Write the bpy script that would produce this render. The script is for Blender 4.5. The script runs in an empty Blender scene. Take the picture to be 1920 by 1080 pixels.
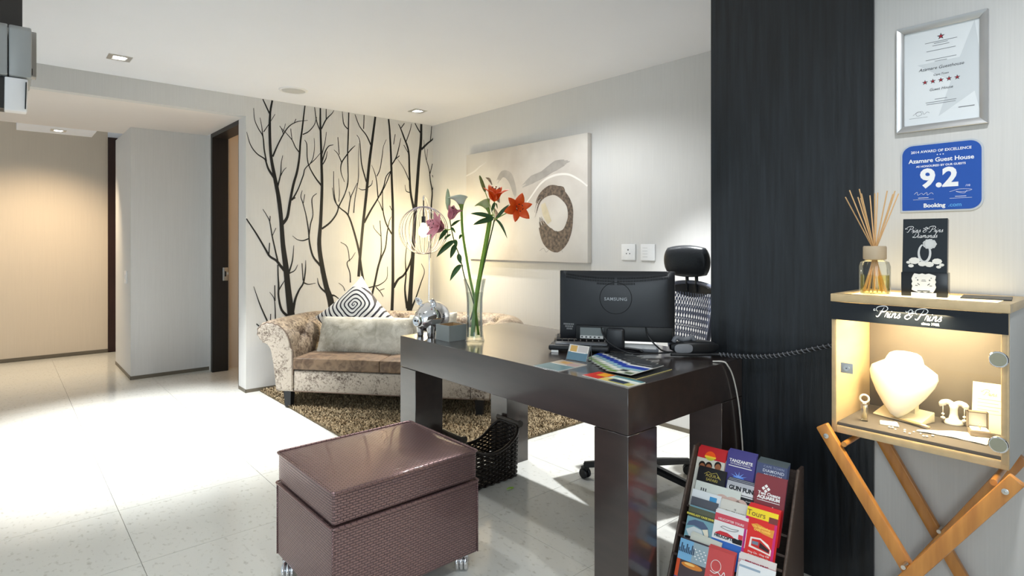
import bpy, bmesh, math, random
import numpy as np
from mathutils import Vector, Matrix
random.seed(7); rng = np.random.default_rng(7)
sc = bpy.context.scene
COL = sc.collection
PI = math.pi

# ------------------------------------------------------------------ camera, world, lights, exposure
cam = bpy.data.cameras.new('camera'); cam_o = bpy.data.objects.new('camera', cam); COL.objects.link(cam_o)
cam.sensor_width = 36; cam.lens = 20.431; cam.shift_y = -0.04406; cam.clip_start = 0.05
cam_o.location = (0, 0, 1.22); cam_o.rotation_euler = (PI/2, 0, -0.7220)
sc.camera = cam_o
sc.view_settings.view_transform = 'Standard'; sc.view_settings.look = 'None'
sc.view_settings.exposure = 0.08; sc.view_settings.gamma = 1.0
sc.view_settings.use_curve_mapping = False
w = bpy.data.worlds.new('daylight'); sc.world = w; w.use_nodes = True
bg = w.node_tree.nodes['Background']; bg.inputs[0].default_value = (0.78, 0.91, 1.0, 1); bg.inputs[1].default_value = 0.72

def lamp(name, kind, loc, energy, color, target=None, **kw):
    l = bpy.data.lights.new(name, kind); l.energy = energy; l.color = color
    for k, v in kw.items(): setattr(l, k, v)
    o = bpy.data.objects.new(name, l); COL.objects.link(o); o.location = loc
    if target is not None:
        o.rotation_euler = (Vector(target) - Vector(loc)).to_track_quat('-Z', 'Y').to_euler()
    return o
COOL = (0.95, 0.98, 1.0); WARM = (1.0, 0.72, 0.42); SOFTWARM = (1.0, 0.86, 0.68)
def spot(name, loc, energy, color, angle, blend, target=None, r=0.03):
    t = target or (loc[0], loc[1], 0)
    return lamp(name, 'SPOT', loc, energy, color, t, spot_size=math.radians(angle), spot_blend=blend, shadow_soft_size=r)
spot('downlight_entrance', (0.60, 4.45, 2.385), 560, COOL, 66, 0.75, (0.70, 4.36, 0))
spot('downlight_corner', (2.83, 4.42, 2.385), 240, (1, .95, .86), 72, 0.8, (2.62, 4.05, 0.5))
spot('downlight_hall', (0.75, 2.1, 2.39), 30, COOL, 100, 0.8)
spot('downlight_behind_desk', (2.75, 1.9, 2.39), 280, COOL, 62, 0.6)
spot('added_wall_wash', (2.35, 2.75, 2.39), 46, COOL, 155, 0.5)  # added spot without a fitting, brightens the right wall
spot('downlight_middle', (0.7, 0.6, 2.39), 22, COOL, 100, 0.8)
spot('downlight_case', (1.25, 0.1, 2.39), 50, COOL, 120, 0.9, (1.75, .2, .8))
spot('downlight_corridor', (0.40, 6.75, 2.24), 150, (1, .78, .52), 110, 0.9, (0.25, 7.6, .6))
lamp('lamp_room', 'POINT', (2.9, 5.6, 1.6), 9, (1.0, .60, .24), shadow_soft_size=.15)
lamp('fill_light', 'AREA', (-1.6, -1.6, 1.7), 50, (0.82, 0.93, 1.0), (1.5, 2.5, 1.0), shape='RECTANGLE', size=2.4, size_y=1.8)  # soft fill added behind the camera, no window is built there

# ------------------------------------------------------------------ mesh helpers
class MB:
    def __init__(s): s.v = []; s.f = []; s.m = []
    def add(s, vs, fs, mi=0):
        n = len(s.v); s.v += [tuple(v) for v in vs]
        s.f += [tuple(i+n for i in f) for f in fs]; s.m += [mi]*len(fs)
    def box(s, lo, hi, mi=0):
        x0, y0, z0 = lo; x1, y1, z1 = hi
        s.add([(x0,y0,z0),(x1,y0,z0),(x1,y1,z0),(x0,y1,z0),(x0,y0,z1),(x1,y0,z1),(x1,y1,z1),(x0,y1,z1)],
              [(0,3,2,1),(4,5,6,7),(0,1,5,4),(1,2,6,5),(2,3,7,6),(3,0,4,7)], mi)
    def tube(s, pts, r, n=8, mi=0, cap=True, closed=False):
        pts = [Vector(p) for p in pts]; N = len(pts)
        rs = r if isinstance(r, (list, tuple)) else [r]*N
        up = None; vs = []
        for i, p in enumerate(pts):
            if closed: t = pts[(i+1) % N]-pts[i-1]
            else: t = pts[min(i+1, N-1)]-pts[max(i-1, 0)]
            if t.length < 1e-9: t = Vector((0,0,1))
            t.normalize()
            if up is None:
                a = Vector((0,0,1)) if abs(t.z) < .9 else Vector((1,0,0))
                up = (a - t*a.dot(t)).normalized()
            else:
                up = up - t*up.dot(t)
                if up.length < 1e-6: up = t.orthogonal()
                up.normalize()
            b = t.cross(up)
            for k in range(n):
                a = 2*PI*k/n; vs.append(p + (up*math.cos(a)+b*math.sin(a))*rs[i])
        fs = []
        for i in range(N if closed else N-1):
            j = (i+1) % N
            for k in range(n):
                k2 = (k+1) % n; fs.append((i*n+k, i*n+k2, j*n+k2, j*n+k))
        if cap and not closed:
            fs.append(tuple(range(n))[::-1]); fs.append(tuple((N-1)*n+k for k in range(n)))
        s.add(vs, fs, mi)
    def lathe(s, prof, n=32, mi=0, c=(0,0,0), axis='z'):
        vs = []; fs = []
        for (r, z) in prof:
            for k in range(n):
                a = 2*PI*k/n; x, y = r*math.cos(a), r*math.sin(a)
                if axis == 'z': vs.append((c[0]+x, c[1]+y, c[2]+z))
                elif axis == 'x': vs.append((c[0]+z, c[1]+x, c[2]+y))
                else: vs.append((c[0]+y, c[1]+z, c[2]+x))
        for i in range(len(prof)-1):
            for k in range(n):
                k2 = (k+1) % n; fs.append((i*n+k, i*n+k2, (i+1)*n+k2, (i+1)*n+k))
        s.add(vs, fs, mi)
    def disc(s, r, n, c, u=(1,0,0), v=(0,1,0), mi=0, ry=None):
        u = Vector(u); v = Vector(v); c = Vector(c)
        s.add([c+u*r*math.cos(2*PI*k/n)+v*(ry or r)*math.sin(2*PI*k/n) for k in range(n)], [tuple(range(n))], mi)
    def grid(s, P, mi=0, closeu=False):
        nu, nv = len(P), len(P[0]); vs = [p for row in P for p in row]; fs = []
        for i in range(nu if closeu else nu-1):
            j = (i+1) % nu
            for k in range(nv-1): fs.append((i*nv+k, j*nv+k, j*nv+k+1, i*nv+k+1))
        s.add(vs, fs, mi)
    def prism(s, poly, d, mi=0):
        d = Vector(d); n = len(poly); a = [Vector(p) for p in poly]
        s.add(a+[p+d for p in a], [tuple(range(n))[::-1], tuple(range(n, 2*n))]+[(i, (i+1) % n, (i+1) % n+n, i+n) for i in range(n)], mi)
    def ribbon(s, pts, ws, nrm, th=0.0, mi=0):
        nrm = Vector(nrm); pts = [Vector(p) for p in pts]; N = len(pts); vs = []
        for i, p in enumerate(pts):
            t = (pts[min(i+1, N-1)]-pts[max(i-1, 0)]); t = t.normalized() if t.length > 1e-9 else Vector((0,0,1))
            b = nrm.cross(t).normalized()*(ws[i] if isinstance(ws, (list, tuple)) else ws)*.5
            vs += [p-b+nrm*th, p+b+nrm*th]
        s.add(vs, [(2*i, 2*i+2, 2*i+3, 2*i+1) for i in range(N-1)], mi)
    def xf(s, M):
        s.v = [tuple(M @ Vector(v)) for v in s.v]; return s
    def build(s, name, mats, parent=None, smooth=False, bevel=0, segs=2, sub=0, fix=True, loc=None, rot=None, angle=40):
        me = bpy.data.meshes.new(name); me.from_pydata(s.v, [], s.f)
        mats = mats if isinstance(mats, (list, tuple)) else [mats]
        for m in mats: me.materials.append(m)
        if len(mats) > 1: me.polygons.foreach_set('material_index', s.m)
        if fix or bevel:
            bm = bmesh.new(); bm.from_mesh(me)
            if bevel: bmesh.ops.remove_doubles(bm, verts=bm.verts, dist=1e-6)
            bmesh.ops.recalc_face_normals(bm, faces=bm.faces)
            if bevel:
                es = [e for e in bm.edges if len(e.link_faces) == 2 and e.calc_face_angle(0) > math.radians(35)]
                bmesh.ops.bevel(bm, geom=es, offset=bevel, segments=segs, profile=.5, affect='EDGES', clamp_overlap=True)
            bm.to_mesh(me); bm.free()
        if smooth or bevel:
            me.polygons.foreach_set('use_smooth', [True]*len(me.polygons))
            if not smooth or smooth == 'angle': me.set_sharp_from_angle(angle=math.radians(angle))
        me.update()
        o = bpy.data.objects.new(name, me); COL.objects.link(o)
        if parent: o.parent = parent
        if loc: o.location = loc
        if rot: o.rotation_euler = rot
        if sub:
            m = o.modifiers.new('sub', 'SUBSURF'); m.levels = sub; m.render_levels = sub
        return o
def catmull(pts, k=6):
    pts = [Vector(p) for p in pts]
    if len(pts) < 3: return pts
    out = []
    for i in range(len(pts)-1):
        p0 = pts[i-1] if i else pts[0]*2-pts[1]; p1, p2 = pts[i], pts[i+1]
        p3 = pts[i+2] if i+2 < len(pts) else pts[-1]*2-pts[-2]
        for j in range(k):
            t = j/k
            out.append(.5*((2*p1)+(p2-p0)*t+(2*p0-5*p1+4*p2-p3)*t*t+(3*p1-p0-3*p2+p3)*t**3))
    out.append(pts[-1]); return out
def V2(pts): return [Vector((p[0], p[1], 0)) for p in pts]
def tag(o, label, cat, group=None):
    o['label'] = label; o['category'] = cat
    if group: o['group'] = group
    return o
def thing(name, label, cat, loc=(0,0,0), rotz=0, group=None, mat=None):
    o = bpy.data.objects.new(name, None); o.empty_display_size = .05; COL.objects.link(o)
    if mat is not None: o.matrix_world = mat
    else: o.location = loc; o.rotation_euler = (0, 0, rotz)
    return tag(o, label, cat, group)
def struct(o): o['kind'] = 'structure'; return o
def frame(o, u, v):
    u = Vector(u).normalized(); v = Vector(v); v = (v-u*v.dot(u)).normalized(); n = u.cross(v); o = Vector(o)
    return Matrix(((u.x, v.x, n.x, o.x), (u.y, v.y, n.y, o.y), (u.z, v.z, n.z, o.z), (0,0,0,1)))
def rbox(name, lo, hi, bevel, mat, parent=None, segs=3):
    b = MB(); b.box(lo, hi); return b.build(name, mat, parent, bevel=bevel, segs=segs)

# ------------------------------------------------------------------ materials
MATS = {}
def mat(name, col, rough=.5, metal=0, spec=.5, coat=0, var=0, vscale=8, col2=None, bump=0, bscale=60, stretch=None, emit=None, estr=0,
        trans=0, ior=1.45, sheen=0, detail=4, rand=False, contrast=None, bdist=.01):
    if name in MATS: return MATS[name]
    m = bpy.data.materials.new(name); m.use_nodes = True; nt = m.node_tree; p = nt.nodes['Principled BSDF']; L = nt.links
    c4 = tuple(col)+(1,)
    p.inputs['Base Color'].default_value = c4; p.inputs['Roughness'].default_value = rough; p.inputs['Metallic'].default_value = metal
    p.inputs['Specular IOR Level'].default_value = spec; p.inputs['Coat Weight'].default_value = coat; p.inputs['Coat Roughness'].default_value = .12
    p.inputs['IOR'].default_value = ior; p.inputs['Transmission Weight'].default_value = trans; p.inputs['Sheen Weight'].default_value = sheen
    if emit: p.inputs['Emission Color'].default_value = tuple(emit)+(1,); p.inputs['Emission Strength'].default_value = estr
    if var or bump:
        tc = nt.nodes.new('ShaderNodeTexCoord'); mp = nt.nodes.new('ShaderNodeMapping'); L.new(tc.outputs['Object'], mp.inputs[0])
        if stretch: mp.inputs['Scale'].default_value = stretch
        if rand:
            oi = nt.nodes.new('ShaderNodeObjectInfo'); ml = nt.nodes.new('ShaderNodeMath'); ml.operation = 'MULTIPLY'; ml.inputs[1].default_value = 37.0
            L.new(oi.outputs['Random'], ml.inputs[0]); cb = nt.nodes.new('ShaderNodeCombineXYZ'); L.new(ml.outputs[0], cb.inputs[0]); L.new(ml.outputs[0], cb.inputs[1])
            L.new(cb.outputs[0], mp.inputs['Location'])
        if var:
            n = nt.nodes.new('ShaderNodeTexNoise'); n.inputs['Scale'].default_value = vscale; n.inputs['Detail'].default_value = detail; L.new(mp.outputs[0], n.inputs[0])
            r = nt.nodes.new('ShaderNodeValToRGB'); lo, hi = contrast or (.3, .7)
            r.color_ramp.elements[0].position = lo; r.color_ramp.elements[1].position = hi
            c2 = col2 or tuple(max(0, c*(1-var)) for c in col)
            r.color_ramp.elements[0].color = tuple(c2)+(1,); r.color_ramp.elements[1].color = c4
            L.new(n.outputs['Fac'], r.inputs[0]); L.new(r.outputs[0], p.inputs['Base Color'])
        if bump:
            n2 = nt.nodes.new('ShaderNodeTexNoise'); n2.inputs['Scale'].default_value = bscale; n2.inputs['Detail'].default_value = 3; L.new(mp.outputs[0], n2.inputs[0])
            b = nt.nodes.new('ShaderNodeBump'); b.inputs['Strength'].default_value = bump; b.inputs['Distance'].default_value = bdist
            L.new(n2.outputs['Fac'], b.inputs['Height']); L.new(b.outputs[0], p.inputs['Normal'])
    MATS[name] = m; return m
def flat(name, col, rough=.45): return mat(name, col, rough)
def lin(r, g, b):
    f = lambda c: (c/255/12.92) if c/255 <= .04045 else ((c/255+.055)/1.055)**2.4
    return (f(r), f(g), f(b))
INK = {}
def ink(r, g, b, rough=.4):
    k = (r, g, b, rough)
    if k not in INK: INK[k] = mat('print_%d_%d_%d_%d' % (r, g, b, int(rough*100)), lin(r, g, b), rough)
    return INK[k]

M_WALL = mat('wall_paper', (.66, .65, .63), .75, var=.05, vscale=6, stretch=(30, 30, .6), bump=.12, bscale=14, bdist=.004)
M_CEIL = mat('ceiling_paint', (.85, .86, .90), .85, var=.02, vscale=2)
M_TAN = mat('wall_tan', (.66, .57, .46), .8, var=.04, vscale=5, stretch=(20, 20, .5))
M_BASEB = mat('baseboard_paint', lin(110, 102, 88), .5, var=.1)
M_DARKWOOD = mat('dark_stained_wood', (.016, .020, .025), .36, var=.75, vscale=5, stretch=(11, 11, .7), col2=(.006, .007, .008), bump=.35, bscale=7, bdist=.004, coat=.25)
M_ESPRESSO = mat('espresso_wood', (.032, .019, .015), .30, var=.5, vscale=4, stretch=(6, 1.0, 6), col2=(.018, .011, .009), coat=1.0, spec=.8, bump=.05, bscale=30, bdist=.002)
M_DOOR = mat('door_dark', (.016, .013, .012), .45, var=.4, stretch=(10, 10, .5))
M_REDDOOR = mat('door_red_brown', (.035, .012, .008), .4, var=.4, stretch=(10, 10, .5))
M_TILE = mat('limestone_tile', (.70, .695, .645), .11, var=.25, vscale=55, detail=15, col2=(.48, .465, .405), contrast=(.24, .43), rand=True, spec=.5, stretch=(1, .6, 1))
M_GROUT = mat('grout', (.42, .41, .36), .8)
M_CHROME = mat('chrome', (.86, .86, .87), .06, 1)
M_STEEL = mat('brushed_steel', (.62, .61, .58), .3, 1)
M_SILVER = mat('silver_frame', (.60, .60, .60), .32, .75, var=.08)
M_BLACKP = mat('black_plastic', (.014, .015, .017), .38, var=.15)
M_BLACKG = mat('black_gloss', (.008, .008, .010), .12)
M_GREYP = mat('grey_plastic', (.16, .17, .19), .42)
M_WHITEP = mat('white_plastic', (.80, .80, .80), .35)
M_PAPER = mat('paper', (.80, .80, .79), .6)
M_PINE = mat('light_wood', (.62, .40, .17), .38, var=.35, vscale=3, stretch=(3, 3, 3), coat=.2)
M_TEAK = mat('orange_wood', (.62, .27, .055), .34, var=.4, vscale=5, stretch=(7, 7, .8), col2=(.42, .16, .03), coat=.4)
M_CASEW = mat('pale_case_wood', (.66, .49, .27), .42, var=.2, vscale=4, stretch=(1, 6, 6), coat=.2)
M_CASESIDE = mat('case_side_paint', (.50, .50, .49), .5)
def glass(name, tint, gl=.07, rough=.0):
    m = bpy.data.materials.new(name); m.use_nodes = True; nt = m.node_tree; nt.nodes.remove(nt.nodes['Principled BSDF'])
    out = nt.nodes['Material Output']; t = nt.nodes.new('ShaderNodeBsdfTransparent'); t.inputs[0].default_value = tuple(tint)+(1,)
    g = nt.nodes.new('ShaderNodeBsdfGlossy'); g.inputs['Roughness'].default_value = rough
    lw = nt.nodes.new('ShaderNodeLayerWeight'); lw.inputs[0].default_value = .25
    ml = nt.nodes.new('ShaderNodeMath'); ml.operation = 'MULTIPLY_ADD'; ml.inputs[1].default_value = .55; ml.inputs[2].default_value = gl; ml.use_clamp = True
    nt.links.new(lw.outputs['Fresnel'], ml.inputs[0])
    mx = nt.nodes.new('ShaderNodeMixShader'); nt.links.new(ml.outputs[0], mx.inputs[0]); nt.links.new(t.outputs[0], mx.inputs[1]); nt.links.new(g.outputs[0], mx.inputs[2])
    nt.links.new(mx.outputs[0], out.inputs[0]); return m
M_GLASS = glass('thin_glass', (.96, .98, .97), .04)
M_PANE = glass('case_glass', (.985, .985, .98), .012)
M_WATER = glass('vase_water', (.86, .90, .87), .02)
M_OIL = glass('diffuser_oil', (1.0, .93, .60), .03)

def text(name, body, size, m, parent, M, align='CENTER', shear=0, bold=0, ext=.0003, sx=1, spacing=1):
    c = bpy.data.curves.new(name, 'FONT'); c.body = body; c.size = size; c.align_x = align; c.align_y = 'CENTER'
    c.shear = shear; c.extrude = ext; c.offset = bold; c.space_character = spacing; c.resolution_u = 3
    o = bpy.data.objects.new(name, c); COL.objects.link(o)
    dg = bpy.context.evaluated_depsgraph_get(); me = bpy.data.meshes.new_from_object(o.evaluated_get(dg), depsgraph=dg)
    bpy.data.objects.remove(o)
    me.transform(M @ Matrix.Diagonal((sx, 1, 1, 1))); me.materials.clear(); me.materials.append(m); me.name = name
    r = bpy.data.objects.new(name, me); COL.objects.link(r); r.parent = parent; return r
def T(x, y, z=0): return Matrix.Translation((x, y, z))
def star_poly(cx, cy, r, z=0):
    return [(cx+(r if k % 2 == 0 else r*.4)*math.sin(PI*k/5), cy+(r if k % 2 == 0 else r*.4)*math.cos(PI*k/5), z) for k in range(10)]
# hand-drawn script letters as strokes
SCRIPT = {
 'P': (.72, [[(.42,.95),(.30,.55),(.18,.12),(.05,-.02),(-.08,.08)], [(-.02,.50),(-.16,.62),(-.18,.86),(.08,1.02),(.50,1.06),(.74,.86),(.62,.58),(.36,.48),(.24,.54)], [(-.18,.64),(-.36,.56),(-.40,.70),(-.28,.74)]]),
 'D': (.80, [[(.40,.95),(.26,.45),(.14,.06),(.02,.08),(.10,.16),(.34,.02),(.62,.18),(.76,.58),(.56,.94),(.16,1.04),(-.14,.90),(-.16,.72)]]),
 'r': (.30, [[(-.04,.0),(.04,.40),(.10,.44),(.18,.34),(.16,.08),(.22,.0),(.32,.12)]]),
 'i': (.24, [[(.06,.40),(.0,.10),(.06,.0),(.22,.14)], [(.12,.58),(.13,.62)]]),
 'n': (.42, [[(.05,.40),(-.02,.0)], [(.0,.16),(.14,.40),(.24,.40),(.22,.10),(.28,.0),(.42,.14)]]),
 'm': (.60, [[(.05,.40),(-.02,.0)], [(.0,.16),(.12,.40),(.20,.38),(.17,.0)], [(.18,.16),(.30,.40),(.40,.40),(.38,.10),(.44,.0),(.58,.14)]]),
 's': (.32, [[(-.02,.06),(.14,.40),(.18,.44),(.16,.28),(.24,.12),(.12,.0),(.0,.05)]]),
 'a': (.42, [[(.28,.36),(.12,.40),(.0,.16),(.06,.0),(.20,.06),(.30,.38),(.26,.06),(.32,.0),(.42,.12)]]),
 'o': (.38, [[(.18,.40),(.02,.26),(.04,.02),(.18,.0),(.28,.22),(.18,.40),(.36,.36)]]),
 'd': (.44, [[(.28,.36),(.12,.40),(.0,.16),(.06,.0),(.20,.06),(.34,.60),(.42,.95),(.28,.10),(.34,.0),(.44,.12)]]),
 '&': (.62, [[(.56,.42),(.46,.16),(.26,-.02),(.04,.06),(.04,.26),(.28,.44),(.46,.62),(.44,.84),(.28,.88),(.18,.68),(.34,.36),(.52,.20)], [(.18,.72),(.02,.62),(-.06,.74)]]),
 ' ': (.30, [])}
def script(name, body, size, m, parent, M, wid=.05, shear=.25):
    b = MB(); x = 0
    tot = sum(SCRIPT[c][0] for c in body); x = -tot/2
    for c in body:
        adv, strokes = SCRIPT[c]
        for st in strokes:
            pts = catmull([((x+p[0]+shear*p[1])*size, (p[1]-.45)*size, 0) for p in st], 5)
            N = len(pts); ws = [size*wid*(.45+1.1*abs(math.sin(PI*(i+.5)/N*1.0))) for i in range(N)]
            b.ribbon(pts, ws, (0,0,1), .0003)
        x += adv
    b.xf(M); return b.build(name, m, parent, fix=False)
def patch(b, x0, y0, x1, y1, mi, z=.0002): b.add([(x0,y0,z),(x1,y0,z),(x1,y1,z),(x0,y1,z)], [(0,1,2,3)], mi)

# ------------------------------------------------------------------ structure
CZ = 2.412
def sbox(name, lo, hi, m): 
    b = MB(); b.box(lo, hi); return struct(b.build(name, m))
# floor: grout bed and single tiles
floor = sbox('floor', (-3.0, -3.0, -.06), (3.35, 8.0, -.004), M_GROUT)
tb = MB(); tx, ty = .627, .5735
tb.box((-.0012*0+.001, .001, -.0035), (tx-.001, ty-.001, 0.0))
first = None
for i in range(-5, 5):
    for j in range(-9, 9):
        x = .404+i*tx; y = 3.170+j*ty
        if x < -2.9 or x > 3.3 or y < -2.3 or y > 7.7: continue
        if first is None: first = tb.build('tile', M_TILE, floor); o = first
        else: o = first.copy(); COL.objects.link(o)
        o.location = (x, y, 0)
sbox('ceiling', (-3.0, -3.0, CZ), (3.35, 4.972, CZ+.1), M_CEIL)
sbox('ceiling_corridor', (-3.0, 5.05, 2.251), (1.4975, 6.55, 2.50), mat('corridor_ceiling_paint', (.76, .71, .67), .85, var=.02, vscale=2))
sbox('trim_over_door', (1.4975, 5.16, 2.2505), (1.66, 6.55, 2.50), M_CEIL)
sbox('ceiling_soffit', (.11, 6.55, 2.251), (.67, 6.97, 2.32), M_CEIL)
sbox('ceiling_rear', (-3.0, 6.55, 2.62), (3.3, 8.0, 2.7), M_CEIL)
b = MB(); b.box((-3.0, 4.9725, 2.251), (1.4975, 5.05, CZ+.1)); struct(b.build('wall_bulkhead', M_WALL))
sbox('wall_back', (1.4975, 4.972, 0), (3.40, 5.16, CZ+.1), M_WALL)
sbox('wall_right', (3.306, 0.8, 0), (3.40, 4.972, CZ+.1), M_WALL)
sbox('wall_return', (2.30, 0.80, 0), (3.306, 0.90, CZ), M_WALL)
sbox('wall_alcove', (2.240, -2.2, 0), (2.34, 0.80, CZ), M_WALL)
sbox('wall_light_block', (-0.6, -1.75, 0), (2.34, -1.65, CZ), mat('light_block_brown', (.14, .12, .10), .7, var=.1))  # unseen wall added behind the camera, keeps light off the faces toward it
sbox('wall_pillar', (2.230, 0.671, 0), (2.62, 1.274, CZ), M_DARKWOOD)
sbox('wall_corridor_block', (.871, 6.12, 0), (1.507, 7.02, 2.251), M_WALL)
sbox('wall_corridor_jamb', (1.507, 6.02, 0), (1.66, 6.2, 2.251), M_WALL)
sbox('wall_corridor_far', (-2.0, 7.87, 0), (.903, 7.97, 2.62), M_TAN)
sbox('wall_corridor_far_right', (1.45, 7.87, 0), (3.3, 7.97, 2.62), M_TAN)
sbox('wall_corridor_head', (.903, 7.87, 2.40), (1.45, 7.97, 2.62), M_CEIL)
sbox('wall_room_rear', (1.66, 6.09, 0), (3.4, 6.19, 2.5), M_TAN)
sbox('wall_room_side', (3.3, 5.16, 0), (3.4, 6.09, 2.5), M_TAN)
sbox('ceiling_room', (1.66, 5.16, 2.30), (3.3, 6.09, 2.5), M_CEIL)
# door linings
d1 = sbox('door_1', (1.4975, 5.965, 0), (1.637, 6.02, 2.211), M_DOOR)
lb = MB(); lb.box((1.588, 5.960, .86), (1.634, 5.9655, .985)); lb.build('latch_plate', M_STEEL, d1, bevel=.002)
lb = MB(); lb.box((1.603, 5.957, .90), (1.617, 5.9625, .95)); lb.build('latch_slot', M_BLACKP, d1)
lb = MB(); lb.box((1.630, 5.950, .915), (1.642, 5.962, .94)); lb.build('latch_bolt', M_STEEL, d1, bevel=.001)
sbox('trim_door_head', (1.4975, 5.165, 2.211), (1.637, 6.02, 2.2505), M_DOOR)
sbox('trim_door_side', (1.500, 5.16, 0), (1.637, 5.18, 2.211), M_DOOR)
sbox('door_2', (.903, 7.85, 0), (1.45, 7.93, 2.40), M_REDDOOR)
sbox('baseboard_back', (1.4945, 4.969, 0), (3.306, 4.972, .028), M_BASEB)
sbox('baseboard_end', (1.4945, 4.969, 0), (1.4975, 5.16, .028), M_BASEB)
sbox('baseboard_block', (.868, 6.117, 0), (1.507, 6.12, .032), M_BASEB)
sbox('baseboard_block_side', (.868, 6.117, 0), (.871, 7.02, .032), M_BASEB)
sbox('baseboard_far', (-2.0, 7.866, 0), (.903, 7.87, .035), M_BASEB)
sbox('baseboard_right', (3.303, 1.3, 0), (3.306, 4.969, .028), M_BASEB)
sbox('trim_beam', (-1.6, 3.20, 1.80), (.070, 3.42, CZ), mat('beam_brown', (.05, .043, .036), .6, var=.2))

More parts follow.
